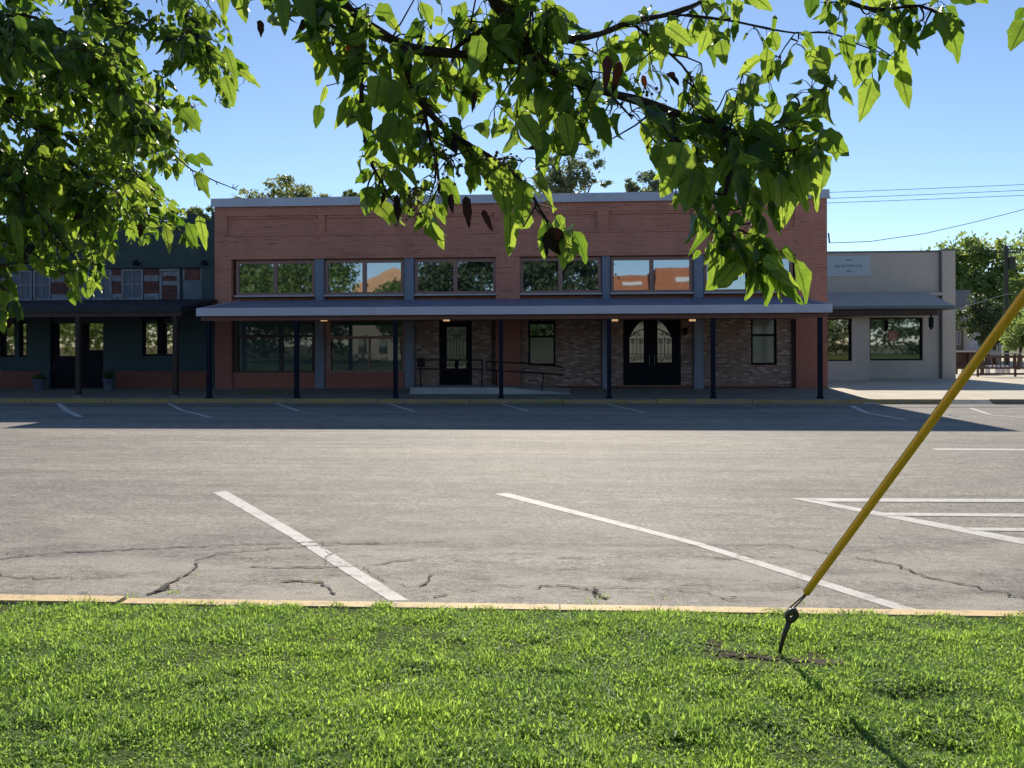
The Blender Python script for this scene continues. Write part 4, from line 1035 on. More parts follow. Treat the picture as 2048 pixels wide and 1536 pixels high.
# ================================================================== TREES
def crown_mesh(name, blobs, nleaf, size, mat, parent, droop=.0):
    tot = sum(b[3]*b[4]*b[5] for b in blobs) ; Cs = []
    for b in blobs:
        n = max(30, int(nleaf*(b[3]*b[4]*b[5])/tot)); v = rng.normal(size=(n*2, 3)); v /= np.linalg.norm(v, axis=1, keepdims=True)
        # clumps on the blob
        kc = max(6, int(n/55)); cv = rng.normal(size=(kc, 3)); cv /= np.linalg.norm(cv, axis=1, keepdims=True); cr = rng.uniform(.55, 1.02, kc)
        which = rng.integers(0, kc, n); p = cv[which]*cr[which][:, None]+rng.normal(0, .135, (n, 3))
        Cs.append(np.array(b[:3])+p*np.array(b[3:6]))
    C = np.concatenate(Cs); n = len(C)
    a = rng.normal(size=(n, 3)); a /= np.linalg.norm(a, axis=1, keepdims=True); b2 = np.cross(a, rng.normal(size=(n, 3))); b2 /= np.linalg.norm(b2, axis=1, keepdims=True)
    s = (size*rng.uniform(.5, 1.3, n))[:, None]; a = a*s; b2 = b2*s*.6
    V = np.stack([C-a, C-b2*.9-a*.1, C+a, C+b2*.9-a*.1], 1).reshape(-1, 3); Q = np.arange(n*4).reshape(n, 4)
    return npmesh(name, V, Q, mat, parent)
def far_tree(name, base, blobs, nleaf, size, mat, label, group=None, tr=.2, barkm='bark2'):
    t = thing(name, base, label, 'tree', group)
    top = max(b[2] for b in blobs); m = MB()
    cx = np.mean([b[0] for b in blobs]); fork = base[2]+(min(b[2]-b[5] for b in blobs)-base[2])*.9
    m.tube([base, (base[0]+(cx-base[0])*.3, base[1], (base[2]+fork)/2), (base[0]+(cx-base[0])*.5, base[1], fork)], [tr*1.25, tr, tr*.85], 9, False)
    for b in blobs:
        s = Vector((base[0]+(cx-base[0])*.5, base[1], fork-.1)); e = Vector(b[:3]); mid = (s+e)/2+Vector((rng.normal(0, .3), rng.normal(0, .3), .3))
        m.tube([s, mid, e], [tr*.6, tr*.35, tr*.12], 6, False)
        for k in range(5):
            d = Vector(rng.normal(size=3)); d.normalize(); q = e+Vector((d.x*b[3], d.y*b[4], d.z*b[5]))*.8; m.tube([mid.lerp(e, rng.uniform(.3, 1)), q], [tr*.12, tr*.03], 4, False)
    m.build('trunk', M[barkm], t, True)
    crown_mesh('crown', blobs, nleaf, size, M[mat], t)
    return t
def blobs_px(lst, Y, dep=.9):
    out = []
    for px, py, r, *rest in lst:
        c = P(px, py, Y+(rest[1] if len(rest) > 1 else 0)); rr = r/F*Y; out.append((c[0], c[1], c[2], rr, rr*dep, rr*(rest[0] if rest else .8)))
    return out
gb = lambda px, Y: (float(P(px, 700, Y)[0]), Y, 0.0)
GRB = 'trees behind the roofs'
far_tree('leafy_tree', gb(1130, 62), blobs_px([(1140,345,48,.9),(1110,310,30,.9),(1172,325,34,.9),(1125,372,60,.5),(1185,365,35,.5),(1090,350,34,.8)], 62), 3800, .17, 'tree_leaf_grey', 'tall grey green open crowned tree above the middle of the brick roof', GRB, .25)
far_tree('leafy_tree', gb(1290, 62), blobs_px([(1290,375,38,.8),(1270,372,25,.6),(1330,385,40,.5)], 62), 2200, .17, 'tree_leaf_grey', 'small grey green treetop just over the brick roof right of centre', GRB, .2)
far_tree('leafy_tree', gb(580, 60), blobs_px([(575,385,55,.55),(520,400,45,.5),(630,398,45,.45),(560,420,80,.5),(480,392,28,.4)], 60), 4200, .16, 'tree_leaf_pale', 'pale green sunlit treetop above the left part of the brick roof', GRB, .25)
far_tree('leafy_tree', gb(700, 60), blobs_px([(698,392,24,.5),(725,400,30,.4),(690,420,40,.5)], 60), 1300, .16, 'tree_leaf_pale', 'small pale green treetop right of the larger pale one above the brick roof', GRB, .2)
far_tree('leafy_tree', gb(400, 56), blobs_px([(405,432,34,.6),(370,440,30,.5),(425,436,22,.5),(340,428,30,.5)], 56), 2000, .15, 'tree_leaf_pale', 'pale green treetop above the green building roof', GRB, .2)
far_tree('leafy_tree', gb(-80, 56), blobs_px([(-60,400,80,.7),(-160,410,80,.7),(30,425,50,.6)], 56), 2500, .18, 'tree_leaf', 'mid green tree behind the green building at the left edge', GRB, .25)
GRR = 'trees behind the beige shop'
far_tree('leafy_tree', gb(1930, 80), blobs_px([(1930,530,62,.9),(1885,545,50,.9),(1965,560,70,1),(1900,600,70,1),(1925,500,38,.8),(1955,640,60,.8),(1870,560,50,1),(1990,510,34,.8),(1985,590,60,1)], 80), 15000, .24, 'tree_leaf', 'large leafy green tree right behind the beige shop', GRR, .4)
far_tree('leafy_tree', gb(2075, 84), blobs_px([(2060,545,70,1),(2040,600,70,1),(2100,560,90,1),(2045,650,60,1),(2110,640,90,1),(2190,560,100,1),(2200,640,100,1),(2075,505,45,.8)], 84), 14000, .25, 'tree_leaf', 'large leafy green tree at the right edge behind the utility pole', GRR, .4)
far_tree('leafy_tree', gb(1975, 62), blobs_px([(1972,640,40,.85),(1945,635,30,.8),(1998,650,36,.8),(1965,612,30,.7),(1985,675,30,.6)], 62), 7000, .12, 'tree_leaf_dark', 'dark round crowned small tree beside the white house', GRR, .18)
far_tree('leafy_tree', gb(2035, 54), blobs_px([(2040,668,30,1),(2065,650,40,1),(2030,690,20,.7)], 54), 4000, .11, 'tree_leaf', 'bushy green shrub tree behind the rail fence at the right edge', GRR, .12)
far_tree('leafy_tree', gb(2600, 75), blobs_px([(2500,560,120,1),(2350,590,110,1),(2700,560,130,1)], 75), 5000, .3, 'tree_leaf', 'leafy tree beyond the right edge of the view', GRR, .4)
for i, (px, lab) in enumerate(((1700, 'far tree low behind the beige shop, left'), (1500, 'far tree hidden behind the brick building, right'))):
    far_tree('leafy_tree', gb(px, 90), blobs_px([(px, 610, 90, .8), (px+60, 630, 70, .8)], 90), 2500, .3, 'tree_leaf', lab, GRR, .3)

# behind the camera: what the windows reflect (town square side); broad low trees are added to darken the reflections
RF = 'trees on the square behind the viewer'
for i, (x, y_, h, r, mt, lab) in enumerate(((-24, -12, 12.5, 5.2, 'tree_leaf', 'broad square tree reflected in the leftmost upper window'), (-31, -16, 11, 5, 'tree_leaf_dark', 'dark square tree far left, seen only as a reflection'), (-8.6, -11, 12.8, 4.4, 'tree_leaf_dark', 'dark square tree reflected in the third upper window'),
        (-.3, -13, 13, 4.2, 'tree_leaf_dark', 'dark square tree reflected in the fourth upper window'), (-15.5, -20, 9.0, 3.0, 'tree_leaf', 'lower square tree reflected beside the tan building'), (26, -16, 8, 4, 'tree_leaf', 'square tree far right, seen only as a reflection'),
        (-46, -55, 9, 9, 'tree_leaf_dark', 'unseen broad low tree added to darken window reflections, back left of the square'), (-29, -58, 9, 9, 'tree_leaf_dark', 'unseen broad low tree added to darken window reflections, behind the tan building'), (-10, -56, 8.5, 9, 'tree_leaf_dark', 'unseen broad low tree added to darken window reflections, back middle of the square'), (4, -50, 8, 8, 'tree_leaf_dark', 'unseen broad low tree added to darken window reflections, behind the red brick buildings'), (21, -52, 8, 9, 'tree_leaf_dark', 'unseen broad low tree added to darken window reflections, back right of the square'), (38, -50, 8.5, 10, 'tree_leaf_dark', 'unseen broad low tree added to darken window reflections, farthest right behind the square'), (57, -50, 9, 10, 'tree_leaf_dark', 'unseen broad low tree added to darken the beige shop window reflection'), (74, -46, 9, 10, 'tree_leaf_dark', 'unseen broad low tree added to darken window reflections, past the right end of the square'), (-64, -52, 9, 9, 'tree_leaf', 'unseen broad low tree added to darken the green shop window reflection'), (-84, -50, 9, 11, 'tree_leaf', 'unseen broad low tree added to darken window reflections, past the left end of the square'))):
    bl = [(x, y_, h*.62, r, r, h*.32)] if y_ > -40 else [(x, y_, h*.45, r, r*.6, h*.5)]
    bl += [ (x-r*.4, y_, h*.55, r*.7, r*.7, h*.25), (x+r*.45, y_+.5, h*.6, r*.7, r*.7, h*.28), (x, y_-.5, h*.8, r*.6, r*.6, h*.2)]
    far_tree('square_tree', (x, y_, .1), bl, 8000 if y_ > -40 else 5000, .26 if y_ > -40 else .4, mt, lab, RF, .22)
def back_building(name, x0, x1, y, z_low, z_top, mat, label, gable=False):
    t = thing(name, ((x0+x1)/2, y, 0), label, 'building', 'buildings across the square')
    m = MB(); m.box(x0, x1, y-12, y, z_low+.001, z_top)
    if gable: m.prism([(x0, z_top+.001), (x1, z_top+.001), ((x0+x1)/2, z_top+2.2)], y-12, y)
    m.build('wall', M[mat], t); MB().box(x0, x1, y-12, y+.1, 0, z_low).build('ground_floor', M['creamwall'], t)
    n = max(2, int((x1-x0)/2.2))
    for k in range(n):
        cx = x0+(x1-x0)*(k+.5)/n; MB().box(cx-.5, cx+.5, y+.101, y+.15, .9, min(z_low, 3.4)-.3).build('window', M['glass_dark'], t)
        if mat == 'sandbrick': MB().box(cx-.35, cx+.35, y+.005, y+.05, z_low+(z_top-z_low)*.3, z_low+(z_top-z_low)*.72).build('window', M['oldbrick'], t)
    if mat == 'oldbrick': MB().box((x0+x1)/2-.1, (x0+x1)/2+2.0, y+.005, y+.08, z_low+(z_top-z_low)*.42, z_low+(z_top-z_low)*.60).build('sign_board', M['white'], t)
back_building('brick_shop_building', 4.2, 9.6, -31, 7.7, 9.7, 'oldbrick', 'red brick building with a pale lower storey, reflected in the fifth upper window')
back_building('brick_shop_building', 10.3, 14.9, -30, 7.7, 10.4, 'oldbrick', 'taller red brick building with a pale base, reflected right in the fifth upper window')
back_building('brick_shop_building', -24, -14.4, -31, 5.5, 8.6, 'sandbrick', 'tan brick gabled building reflected in the second upper window', True)

# ================================================================== NEAR PEAR TREES
def inpoly(x, y, poly):
    n = len(poly); r = np.zeros(x.shape, bool); j = n-1
    for i in range(n):
        xi, yi = poly[i]; xj, yj = poly[j]
        c = ((yi > y) != (yj > y)) & (x < (xj-xi)*(y-yi)/(yj-yi+1e-9)+xi); r ^= c; j = i
    return r
class Tree:
    def __init__(s, poly): s.wood = MB(); s.C = []; s.D = []; s.Nn = []; s.L = []; s.W = []; s.fold = []; s.curl = []; s.k = []; s.poly = poly; s.pet = MB()
    def leaf(s, c, d, n, L, w, fold, curl, kind=0): s.C.append(c); s.D.append(d); s.Nn.append(n); s.L.append(L); s.W.append(w); s.fold.append(fold); s.curl.append(curl); s.k.append(kind)
    def branch(s, pts, r0, r1, n=7, wob=.0):
        g = [np.array(p, float) for p in pts]; out = []
        for i in range(len(g)-1):                    # Catmull-Rom
            p0, p1, p2, p3 = g[max(i-1, 0)], g[i], g[i+1], g[min(i+2, len(g)-1)]
            L = np.linalg.norm(p2-p1); k = max(3, int(L/.03))
            for q in range(k):
                t = q/k; out.append(.5*((2*p1)+(-p0+p2)*t+(2*p0-5*p1+4*p2-p3)*t*t+(-p0+3*p1-3*p2+p3)*t**3)+rng.normal(0, wob, 3))
        out.append(g[-1]); m = len(out)
        rad = [(r0+(r1-r0)*i/(m-1))*(1+.15*rng.normal()) for i in range(m)]
        s.wood.tube(out, rad, n); return out
    def ok(s, p, pad=0):
        x, y, d = proj(np.array(p)); 
        if d < .25: return False
        if y < -10 or x < -10 or x > 2060: return True
        return bool(inpoly(np.array([x]), np.array([y]), s.poly)[0])
    def spur(s, p, axis, nl, Lm, spread=1.0, wf=.62):
        for k in range(nl):
            a = rng.normal(size=3); a /= np.linalg.norm(a); d = a*.75*spread+np.array((0, 0, -.75))+axis*.25; d /= np.linalg.norm(d)
            pl = Lm*rng.uniform(.25, .55); pd = a*.8+axis*.4+np.array((0, 0, -.1)); pd /= np.linalg.norm(pd); c = p+pd*pl
            L = Lm*rng.uniform(.45, 1.3)
            if not (s.ok(c+d*L*.95) and s.ok(c+d*L*.4)): continue
            nrm = rng.normal(size=3)*1.1+np.array((0, -.6, .5)); w_ = L*wf*rng.uniform(.62, 1.15)
            kind = 0; u = rng.random()
            if u < .010: kind = 1
            s.leaf(c, d, nrm, L, w_, rng.uniform(.05, .8), rng.uniform(-.3, 1.5), kind)
            s.pet.tube([p, (p+c)/2+np.array((0, 0, .004)), c], [.0011, .0009, .0008], 3, False)
    def hero(s, bx_, by_, tx, ty, D, wf=.6, kind=0, tilt=0.0, fold=.2, curl=.3, ddepth=0.0):
        a = PD(bx_, by_, D); b = PD(tx, ty, D+ddepth); d = b-a; L = np.linalg.norm(d)*1.03
        side = np.cross(d, ray(bx_, by_)); side /= np.linalg.norm(side)
        nrm = -ray(bx_, by_)+side*tilt; s.leaf(a, d/np.linalg.norm(d), nrm, L, L*wf, fold, curl, kind)
    def finish(s, root, name='foliage', mats=None):
        C = np.array(s.C); V, Q = leaf_quads(C, np.array(s.D), np.array(s.Nn, float), np.array(s.L), np.array(s.W), 8, np.array(s.fold), np.array(s.curl), .10)
        mi = np.repeat(np.array(s.k), 16)
        ob = npmesh(name, V, Q, mats or [M['leaf'], M['leaf_dead'], M['leaf_red']], root, True, midx=mi)
        nl = len(C); at = ob.data.attributes.new('rib_u', 'FLOAT', 'POINT'); at.data.foreach_set('value', np.tile(np.array([0, 1, 0], np.float32), nl*9))
        at = ob.data.attributes.new('rib_t', 'FLOAT', 'POINT'); at.data.foreach_set('value', np.tile(np.repeat(np.arange(9, dtype=np.float32)/8, 3), nl))
        s.wood.build('branch', M['bark'], root, True)
        if s.pet.v: s.pet.build('leaf_stalk', M['berry'], root)

# --- right tree (limbs overhead, trunk behind the viewer)
T2 = thing('pear_tree', (-1.1, -1.7, .19), 'near pear tree whose leafy limbs hang across the top centre and right of the view', 'tree', 'pear trees on the lawn')
polyR = [(420,-60),(440,30),(480,40),(520,80),(560,60),(590,90),(625,100),(640,140),(620,170),(620,250),(660,275),(725,285),(700,345),(712,430),(770,450),(830,480),(870,510),(915,450),(970,440),(1000,520),(1045,470),(1100,520),(1135,545),(1150,500),(1130,430),(1118,330),(1150,310),(1228,290),(1236,240),(1270,190),(1290,290),(1285,360),(1330,420),(1380,425),(1385,520),(1440,590),(1520,615),(1632,615),(1640,560),(1570,460),(1600,420),(1655,418),(1645,325),(1705,310),(1690,250),(1650,225),(1690,180),(1710,240),(1760,240),(1835,215),(1820,110),(1850,100),(1940,125),(1955,50),(1900,20),(1990,20),(2010,100),(2060,110),(2060,-60)]
R_ = Tree(polyR)
def px3(lst): return [PD(a, b, d) for a, b, d in lst]
limb = R_.branch([(-1.1, -1.7, .15), (-1.12, -1.68, .9), (-1.05, -1.6, 1.7), (-.9, -1.2, 2.5), (-.7, -.4, 2.95)], .105, .06, 12)
R_.branch([(-.75, -.5, 2.93), (-.62, .3, 2.98)] + px3([(560, -330, 1.35), (640, -60, 1.6)]), .045, .016, 8)
R_.branch([(-.72, -.45, 2.93), (-.3, .35, 3.0)] + px3([(900, -260, 1.5), (955, -40, 1.65)]), .045, .017, 8)
R_.branch([(-1.05, -1.6, 1.7), (-.4, -2.0, 2.6), (.3, -2.4, 3.6)], .07, .03, 9); R_.branch([(-1.0, -1.5, 1.9), (-1.7, -1.8, 2.8), (-2.1, -2.4, 3.9)], .07, .03, 9)
R_.branch([(-.35, .3, 3.0), (.5, .6, 3.05)] + px3([(1500, -300, 1.6), (1640, -30, 1.75)]), .03, .010, 7)
bA = R_.branch(px3([(640,-60,1.6),(700,20,1.62),(760,66,1.65),(830,98,1.68),(900,106,1.7),(975,114,1.72),(1040,124,1.74),(1110,150,1.78)]), .0125, .008)
bB = R_.branch(px3([(955,-40,1.65),(990,5,1.66),(1030,45,1.68),(1050,74,1.7),(1120,80,1.75),(1200,68,1.8),(1260,44,1.85),(1340,28,1.9),(1400,5,1.95),(1450,-30,2.0)]), .013, .004)
bC = R_.branch(px3([(1030,45,1.68),(1060,108,1.66),(1120,148,1.64),(1200,180,1.62),(1290,205,1.6),(1370,232,1.58),(1440,250,1.58),(1490,285,1.57)]), .014, .006)
bD = R_.branch(px3([(815,92,1.66),(820,150,1.62),(845,205,1.6),(880,248,1.58),(930,285,1.56),(990,320,1.55),(1050,370,1.54),(1080,420,1.53)]), .010, .0028)
bE = R_.branch(px3([(846,206,1.6),(856,260,1.58),(872,320,1.56),(880,390,1.55)]), .005, .002)
bF = R_.branch(px3([(1440,250,1.58),(1462,320,1.5),(1450,390,1.46),(1440,440,1.45),(1490,500,1.44),(1520,530,1.43)]), .0065, .0022)
bG = R_.branch(px3([(705,25,1.62),(712,80,1.58),(722,150,1.55),(724,230,1.54),(735,300,1.53),(760,360,1.52),(800,420,1.52)]), .005, .002)
bH = R_.branch(px3([(1340,28,1.9),(1450,40,1.85),(1530,56,1.82),(1590,66,1.8),(1660,66,1.8),(1720,90,1.8),(1780,112,1.8)]), .0035, .0014, 5)
bI = R_.branch(px3([(1640,-30,1.75),(1700,5,1.7),(1760,20,1.65),(1840,12,1.6),(1900,42,1.55)]), .006, .002, 5)
bJ = R_.branch(px3([(1120,148,1.64),(1130,220,1.6),(1150,290,1.58)]), .004, .0015, 5)
bK = R_.branch(px3([(1200,180,1.62),(1190,160,1.5),(1240,210,1.45),(1262,235,1.42)]), .004, .0015, 5)
bL_ = R_.branch(px3([(1490,285,1.57),(1560,250,1.55),(1600,215,1.55),(1660,170,1.56)]), .005, .0015, 5)
bM = R_.branch(px3([(900,106,1.7),(960,60,1.68),(1040,20,1.66),(1100,-20,1.64)]), .006, .003, 5)
bN = R_.branch(px3([(1430,245,1.58),(1500,300,1.55),(1590,300,1.5),(1640,280,1.48)]), .004, .0015, 5)
bO = R_.branch(px3([(1590,66,1.8),(1560,110,1.78),(1540,160,1.78)]), .0018, .001, 4)
bP = R_.branch(px3([(1080,420,1.53),(1100,450,1.52),(1125,470,1.51),(1150,475,1.5)]), .003, .0015, 4)
bQ = R_.branch(px3([(722,90,1.57),(680,60,1.55),(600,20,1.5),(520,-20,1.48)]), .005, .002, 5)
bR_ = R_.branch(px3([(1260,44,1.85),(1320,90,1.8),(1380,150,1.75),(1400,220,1.7)]), .004, .0015, 5)
bS = R_.branch(px3([(1290,205,1.6),(1340,270,1.5),(1370,330,1.4),(1390,380,1.35)]), .004, .0015, 5)
def dress(br, n, nl, Lm, tw=.10, wf=.62, start=0.0):
    m = len(br)
    for k in range(n):
        i = int(m*(start+(1-start)*(k+rng.random())/n)); i = min(max(i, 1), m-2); p = br[i]; ax = br[i+1]-br[i-1]; ax /= np.linalg.norm(ax)+1e-9
        d = rng.normal(size=3)*.8+np.array((0, 0, -.35))+ax*.3; d /= np.linalg.norm(d); L = tw*rng.uniform(.2, 1.1); e = p+d*L
        if not R_cur.ok(e): e = p+d*L*.2
        R_cur.wood.tube([p, (p+e)/2+rng.normal(0, .004, 3), e], [.0024, .0018, .0014], 4, False)
        R_cur.spur(e, ax, rng.integers(max(2, nl-2), nl+2), Lm, wf=wf)
R_cur = R_
LM = .060
dress(bA, 34, 5, LM, .13); dress(bB, 27, 5, LM, .11); dress(bC, 46, 5, LM, .13); dress(bD, 25, 4, LM, .09); dress(bE, 12, 4, LM, .07); dress(bF, 20, 5, LM, .08)
dress(bG, 20, 5, LM, .07); dress(bH, 9, 2, LM*.8, .03); dress(bI, 14, 5, LM*.95, .05); dress(bJ, 10, 4, LM*1.2, .06); dress(bK, 9, 5, LM, .05); dress(bL_, 14, 4, LM, .06)
dress(bM, 22, 5, LM, .13); dress(bN, 14, 5, LM*1.1, .06); dress(bO, 3, 3, LM, .02); dress(bP, 6, 4, LM*.9, .03); dress(bQ, 14, 6, LM, .07); dress(bR_, 12, 4, LM, .09); dress(bS, 9, 4, LM, .06)
# individually seen leaves: base, tip, distance, width ratio, kind, tilt, fold, curl
HL = [(1462,520,1418,580,1.40,.95,0,.1,.12,.3),(1530,510,1540,612,1.40,.52,0,.3,.3,.3),(1555,500,1556,600,1.41,.42,0,-.4,.3,.2),(1590,520,1626,608,1.39,.42,0,.3,.35,.5),(1560,560,1606,612,1.40,.38,0,.2,.3,.3),(1495,470,1545,540,1.42,.45,0,.6,.2,.3),
 (745,372,730,430,1.52,.72,0,0,.1,.2),(738,336,712,372,1.53,.6,0,.3,.3,.4),(760,372,775,400,1.52,.6,0,.2,.2,.3),(860,445,892,500,1.5,.48,0,.3,.3,.5),(850,452,872,478,1.51,.6,0,0,.2,.2),(1145,462,1180,525,1.50,.48,0,.2,.3,.6),(1130,490,1125,540,1.5,.5,0,0,.25,.2),(1085,470,1088,520,1.51,.4,0,.3,.2,.2),
 (1100,455,1120,510,1.47,.75,1,.1,.1,.2),(1090,470,1095,512,1.48,.3,1,.1,.1,.2),(792,390,797,448,1.5,.36,1,.2,.2,.1),(900,388,905,425,1.5,.3,1,0,.2,.1),(932,392,938,455,1.5,.3,1,.1,.2,.2),(965,420,985,462,1.5,.3,1,.1,.2,.2),
 (700,70,702,118,1.57,.4,2,.1,.1,.1),(706,60,720,124,1.58,.3,1,.1,.1,.1),(662,98,650,132,1.56,.42,1,.1,.2,.1),(520,40,522,74,1.5,.45,1,.1,.2,.1),
 (1745,155,1722,240,1.78,.5,0,.4,.3,.2),(1740,35,1742,100,1.7,.5,0,.5,.3,.2),(1735,105,1710,172,1.78,.7,0,.2,.1,.2),(1783,112,1822,168,1.8,.6,0,.1,.12,.2),(1800,140,1818,215,1.8,.42,0,.1,.2,.2),(1742,70,1750,136,1.76,.3,0,.8,.3,.1),(1880,25,1940,124,1.5,.42,0,.5,.15,.8),(1872,24,1892,80,1.52,.42,0,-.3,.2,.3),(1935,-30,1978,10,1.5,.5,0,.2,.2,.3),(2050,15,2030,45,1.5,.8,0,.2,.2,.3),(2052,40,2022,96,1.48,.7,0,.1,.2,.3),
 (1688,75,1720,75,1.8,.5,0,.2,.2,.3),(1780,66,1800,92,1.75,.6,0,.3,.2,.2),(1595,205,1560,255,1.55,.55,0,.1,.1,.1),(1555,205,1530,250,1.6,.6,0,.1,.1,.1),(1640,265,1700,312,1.46,.62,0,.2,.15,.5),(1620,290,1655,312,1.47,.5,0,.2,.2,.2),
 (1368,285,1328,392,1.28,.72,0,.2,.12,.25),(1390,335,1370,420,1.3,.6,0,-.2,.15,.25),(1310,290,1322,350,1.3,.6,0,.3,.2,.2),(1405,345,1425,400,1.3,.7,0,.1,.2,.3),(1450,390,1445,440,1.42,.7,0,0,.2,.3),(1480,350,1490,432,1.4,.36,0,.3,.3,.2),(1510,370,1520,445,1.42,.3,0,.3,.3,.2),(1530,340,1545,430,1.43,.34,0,-.2,.3,.2),(1560,345,1568,455,1.44,.3,0,.4,.3,.2),(1590,340,1615,425,1.45,.36,0,-.4,.3,.2),(1610,300,1640,420,1.46,.35,0,.4,.3,.3),
 (1000,335,1010,428,1.38,.55,0,.2,.15,.2),(1050,360,1040,455,1.4,.48,0,-.2,.2,.3),(1020,420,1022,515,1.42,.42,0,.4,.3,.3),(1090,260,1075,330,1.35,.5,0,.2,.2,.2),(1040,230,1085,300,1.3,.55,0,.1,.15,.3),(1130,225,1140,300,1.4,.5,0,.1,.15,.3),(1190,215,1222,290,1.42,.42,0,.2,.2,.4),(960,70,945,150,1.2,.5,0,.1,.15,.2),(945,110,930,170,1.2,.4,0,.1,.2,.2),(950,180,945,225,1.25,.3,1,.1,.2,.2),
 (720,125,690,182,1.5,.62,0,.2,.15,.2),(760,150,750,215,1.4,.8,0,0,.12,.2),(790,160,776,225,1.42,.7,0,.2,.15,.2),(700,190,672,262,1.5,.36,0,.3,.25,.5),(715,200,700,250,1.52,.6,0,.2,.2,.3),(652,172,642,210,1.56,.4,0,.5,.3,.3),(640,210,632,254,1.56,.45,0,.1,.2,.2),(790,225,765,300,1.45,.55,0,.2,.2,.3),(810,230,815,300,1.45,.5,0,.2,.2,.3),(745,280,735,330,1.48,.6,0,.1,.2,.2),
 (1000,250,985,275,1.5,.8,0,0,.1,.2),(960,245,975,275,1.5,.7,0,.2,.1,.2),(1415,60,1400,110,1.4,.6,0,.4,.3,.4),(1330,50,1390,90,1.4,.5,0,.3,.2,.4),(1440,80,1450,130,1.5,.7,0,0,.1,.1),(1470,40,1468,85,1.6,.4,0,.6,.2,.2),(1535,95,1530,155,1.75,.5,0,.2,.2,.2),(1550,30,1545,72,1.8,.3,0,.6,.2,.1),(1610,60,1630,105,1.8,.3,0,.5,.2,.1),(1625,-10,1620,35,1.7,.7,0,.1,.1,.1),(1690,-10,1675,22,1.7,.7,0,.1,.1,.1),(1640,90,1640,165,1.7,.75,0,.15,.15,.25),(1690,70,1700,130,1.72,.6,0,.3,.3,.3),
 (475,-25,490,42,1.4,.52,0,.1,.15,.2),(440,-30,450,30,1.5,.5,0,.3,.2,.2),(560,-20,572,68,1.35,.42,0,.5,.2,.2),(590,-30,632,55,1.4,.5,0,.1,.15,.3),(545,-30,530,20,1.4,.6,0,.2,.2,.2),(1240,120,1225,190,1.4,.3,1,.2,.2,.2),(1215,110,1212,180,1.42,.28,1,.1,.2,.2),(1285,150,1292,180,1.5,.4,2,.1,.2,.2),(1400,500,1385,520,1.44,.5,0,.1,.2,.2),(1430,430,1378,510,1.44,.22,0,.3,.3,.3),(1540,400,1560,470,1.43,.3,0,.2,.3,.2)]
for h in HL: R_.hero(*h[:5], wf=h[5], kind=h[6], tilt=h[7]+rng.normal(0, .25), fold=h[8], curl=h[9], ddepth=rng.normal(0, .012))
for a, b in (((1462,520,1.40),(1478,480,1.44)),((1590,520,1.39),(1530,495,1.43)),((1640,265,1.46),(1600,240,1.5)),((745,372,1.52),(760,352,1.52)),((1783,112,1.8),(1735,80,1.8)),((1783,112,1.8),(1755,95,1.8)),((1745,155,1.78),(1740,100,1.78)),((860,445,1.5),(850,420,1.52)),((1145,462,1.5),(1125,455,1.51)),((1880,25,1.5),(1855,8,1.58)),((652,172,1.56),(680,165,1.55)),((1530,95,1.75),(1510,52,1.82))):
    R_.pet.tube(px3([a, b]), .0011, 4, False)
# out-of-frame crown above and behind
for k in range(150):
    p = np.array((rng.uniform(-2.8, 2.6), rng.uniform(-3.4, 1.0), rng.uniform(3.05, 4.6))); R_.spur(p, np.array((0,0,1.)), 6, .075)
R_.finish(T2)
for cx_, cy_, D_ in ((820,410,1.5),(872,320,1.53),(990,350,1.5),(830,395,1.5),(1010,335,1.48),(900,330,1.52),(660,85,1.58),(1290,185,1.55)):
    nn = 26 if cx_ not in (660, 1290) else 9
    c = PD(cx_, cy_, D_); fb = MB()
    for k in range(nn):
        q = c+rng.normal(0, .016, 3); fb.ball(q, rng.uniform(.0022, .0038), 6); fb.tube([c+np.array((0, 0, .02)), q], .0007, 3, False)
    fb.build('fruit_cluster', M['berry'], T2, True)

# --- left tree (trunk out of frame to the left)
T1 = thing('pear_tree', (-3.9, 3.0, .19), 'near pear tree whose dense leafy crown fills the upper left of the view', 'tree', 'pear trees on the lawn')
polyL = [(-60,-60),(425,-60),(440,20),(462,60),(470,100),(520,145),(520,175),(475,170),(468,225),(410,215),(385,215),(408,262),(398,275),(395,310),(425,325),(400,350),(420,375),(400,400),(368,395),(360,420),(395,430),(418,480),(410,500),(345,505),(330,480),(310,485),(262,500),(240,460),(235,530),(205,520),(222,590),(195,590),(160,625),(140,600),(120,560),(60,540),(30,560),(50,640),(20,660),(-60,690)]
L_ = Tree(polyL); R_cur = L_
L_.branch([(-3.9, 3.0, .15), (-3.88, 3.02, .9), (-3.8, 3.1, 1.7), (-3.6, 3.2, 2.5), (-3.3, 3.3, 3.3), (-2.9, 3.4, 4.2)], .12, .05, 12)
def lb(pts, r0, r1): return L_.branch(px3(pts), r0, r1, 6, .002)
st = [(-3.55, 3.2, 2.6)]
LB = []
hub = [(-300,-60,3.6)]
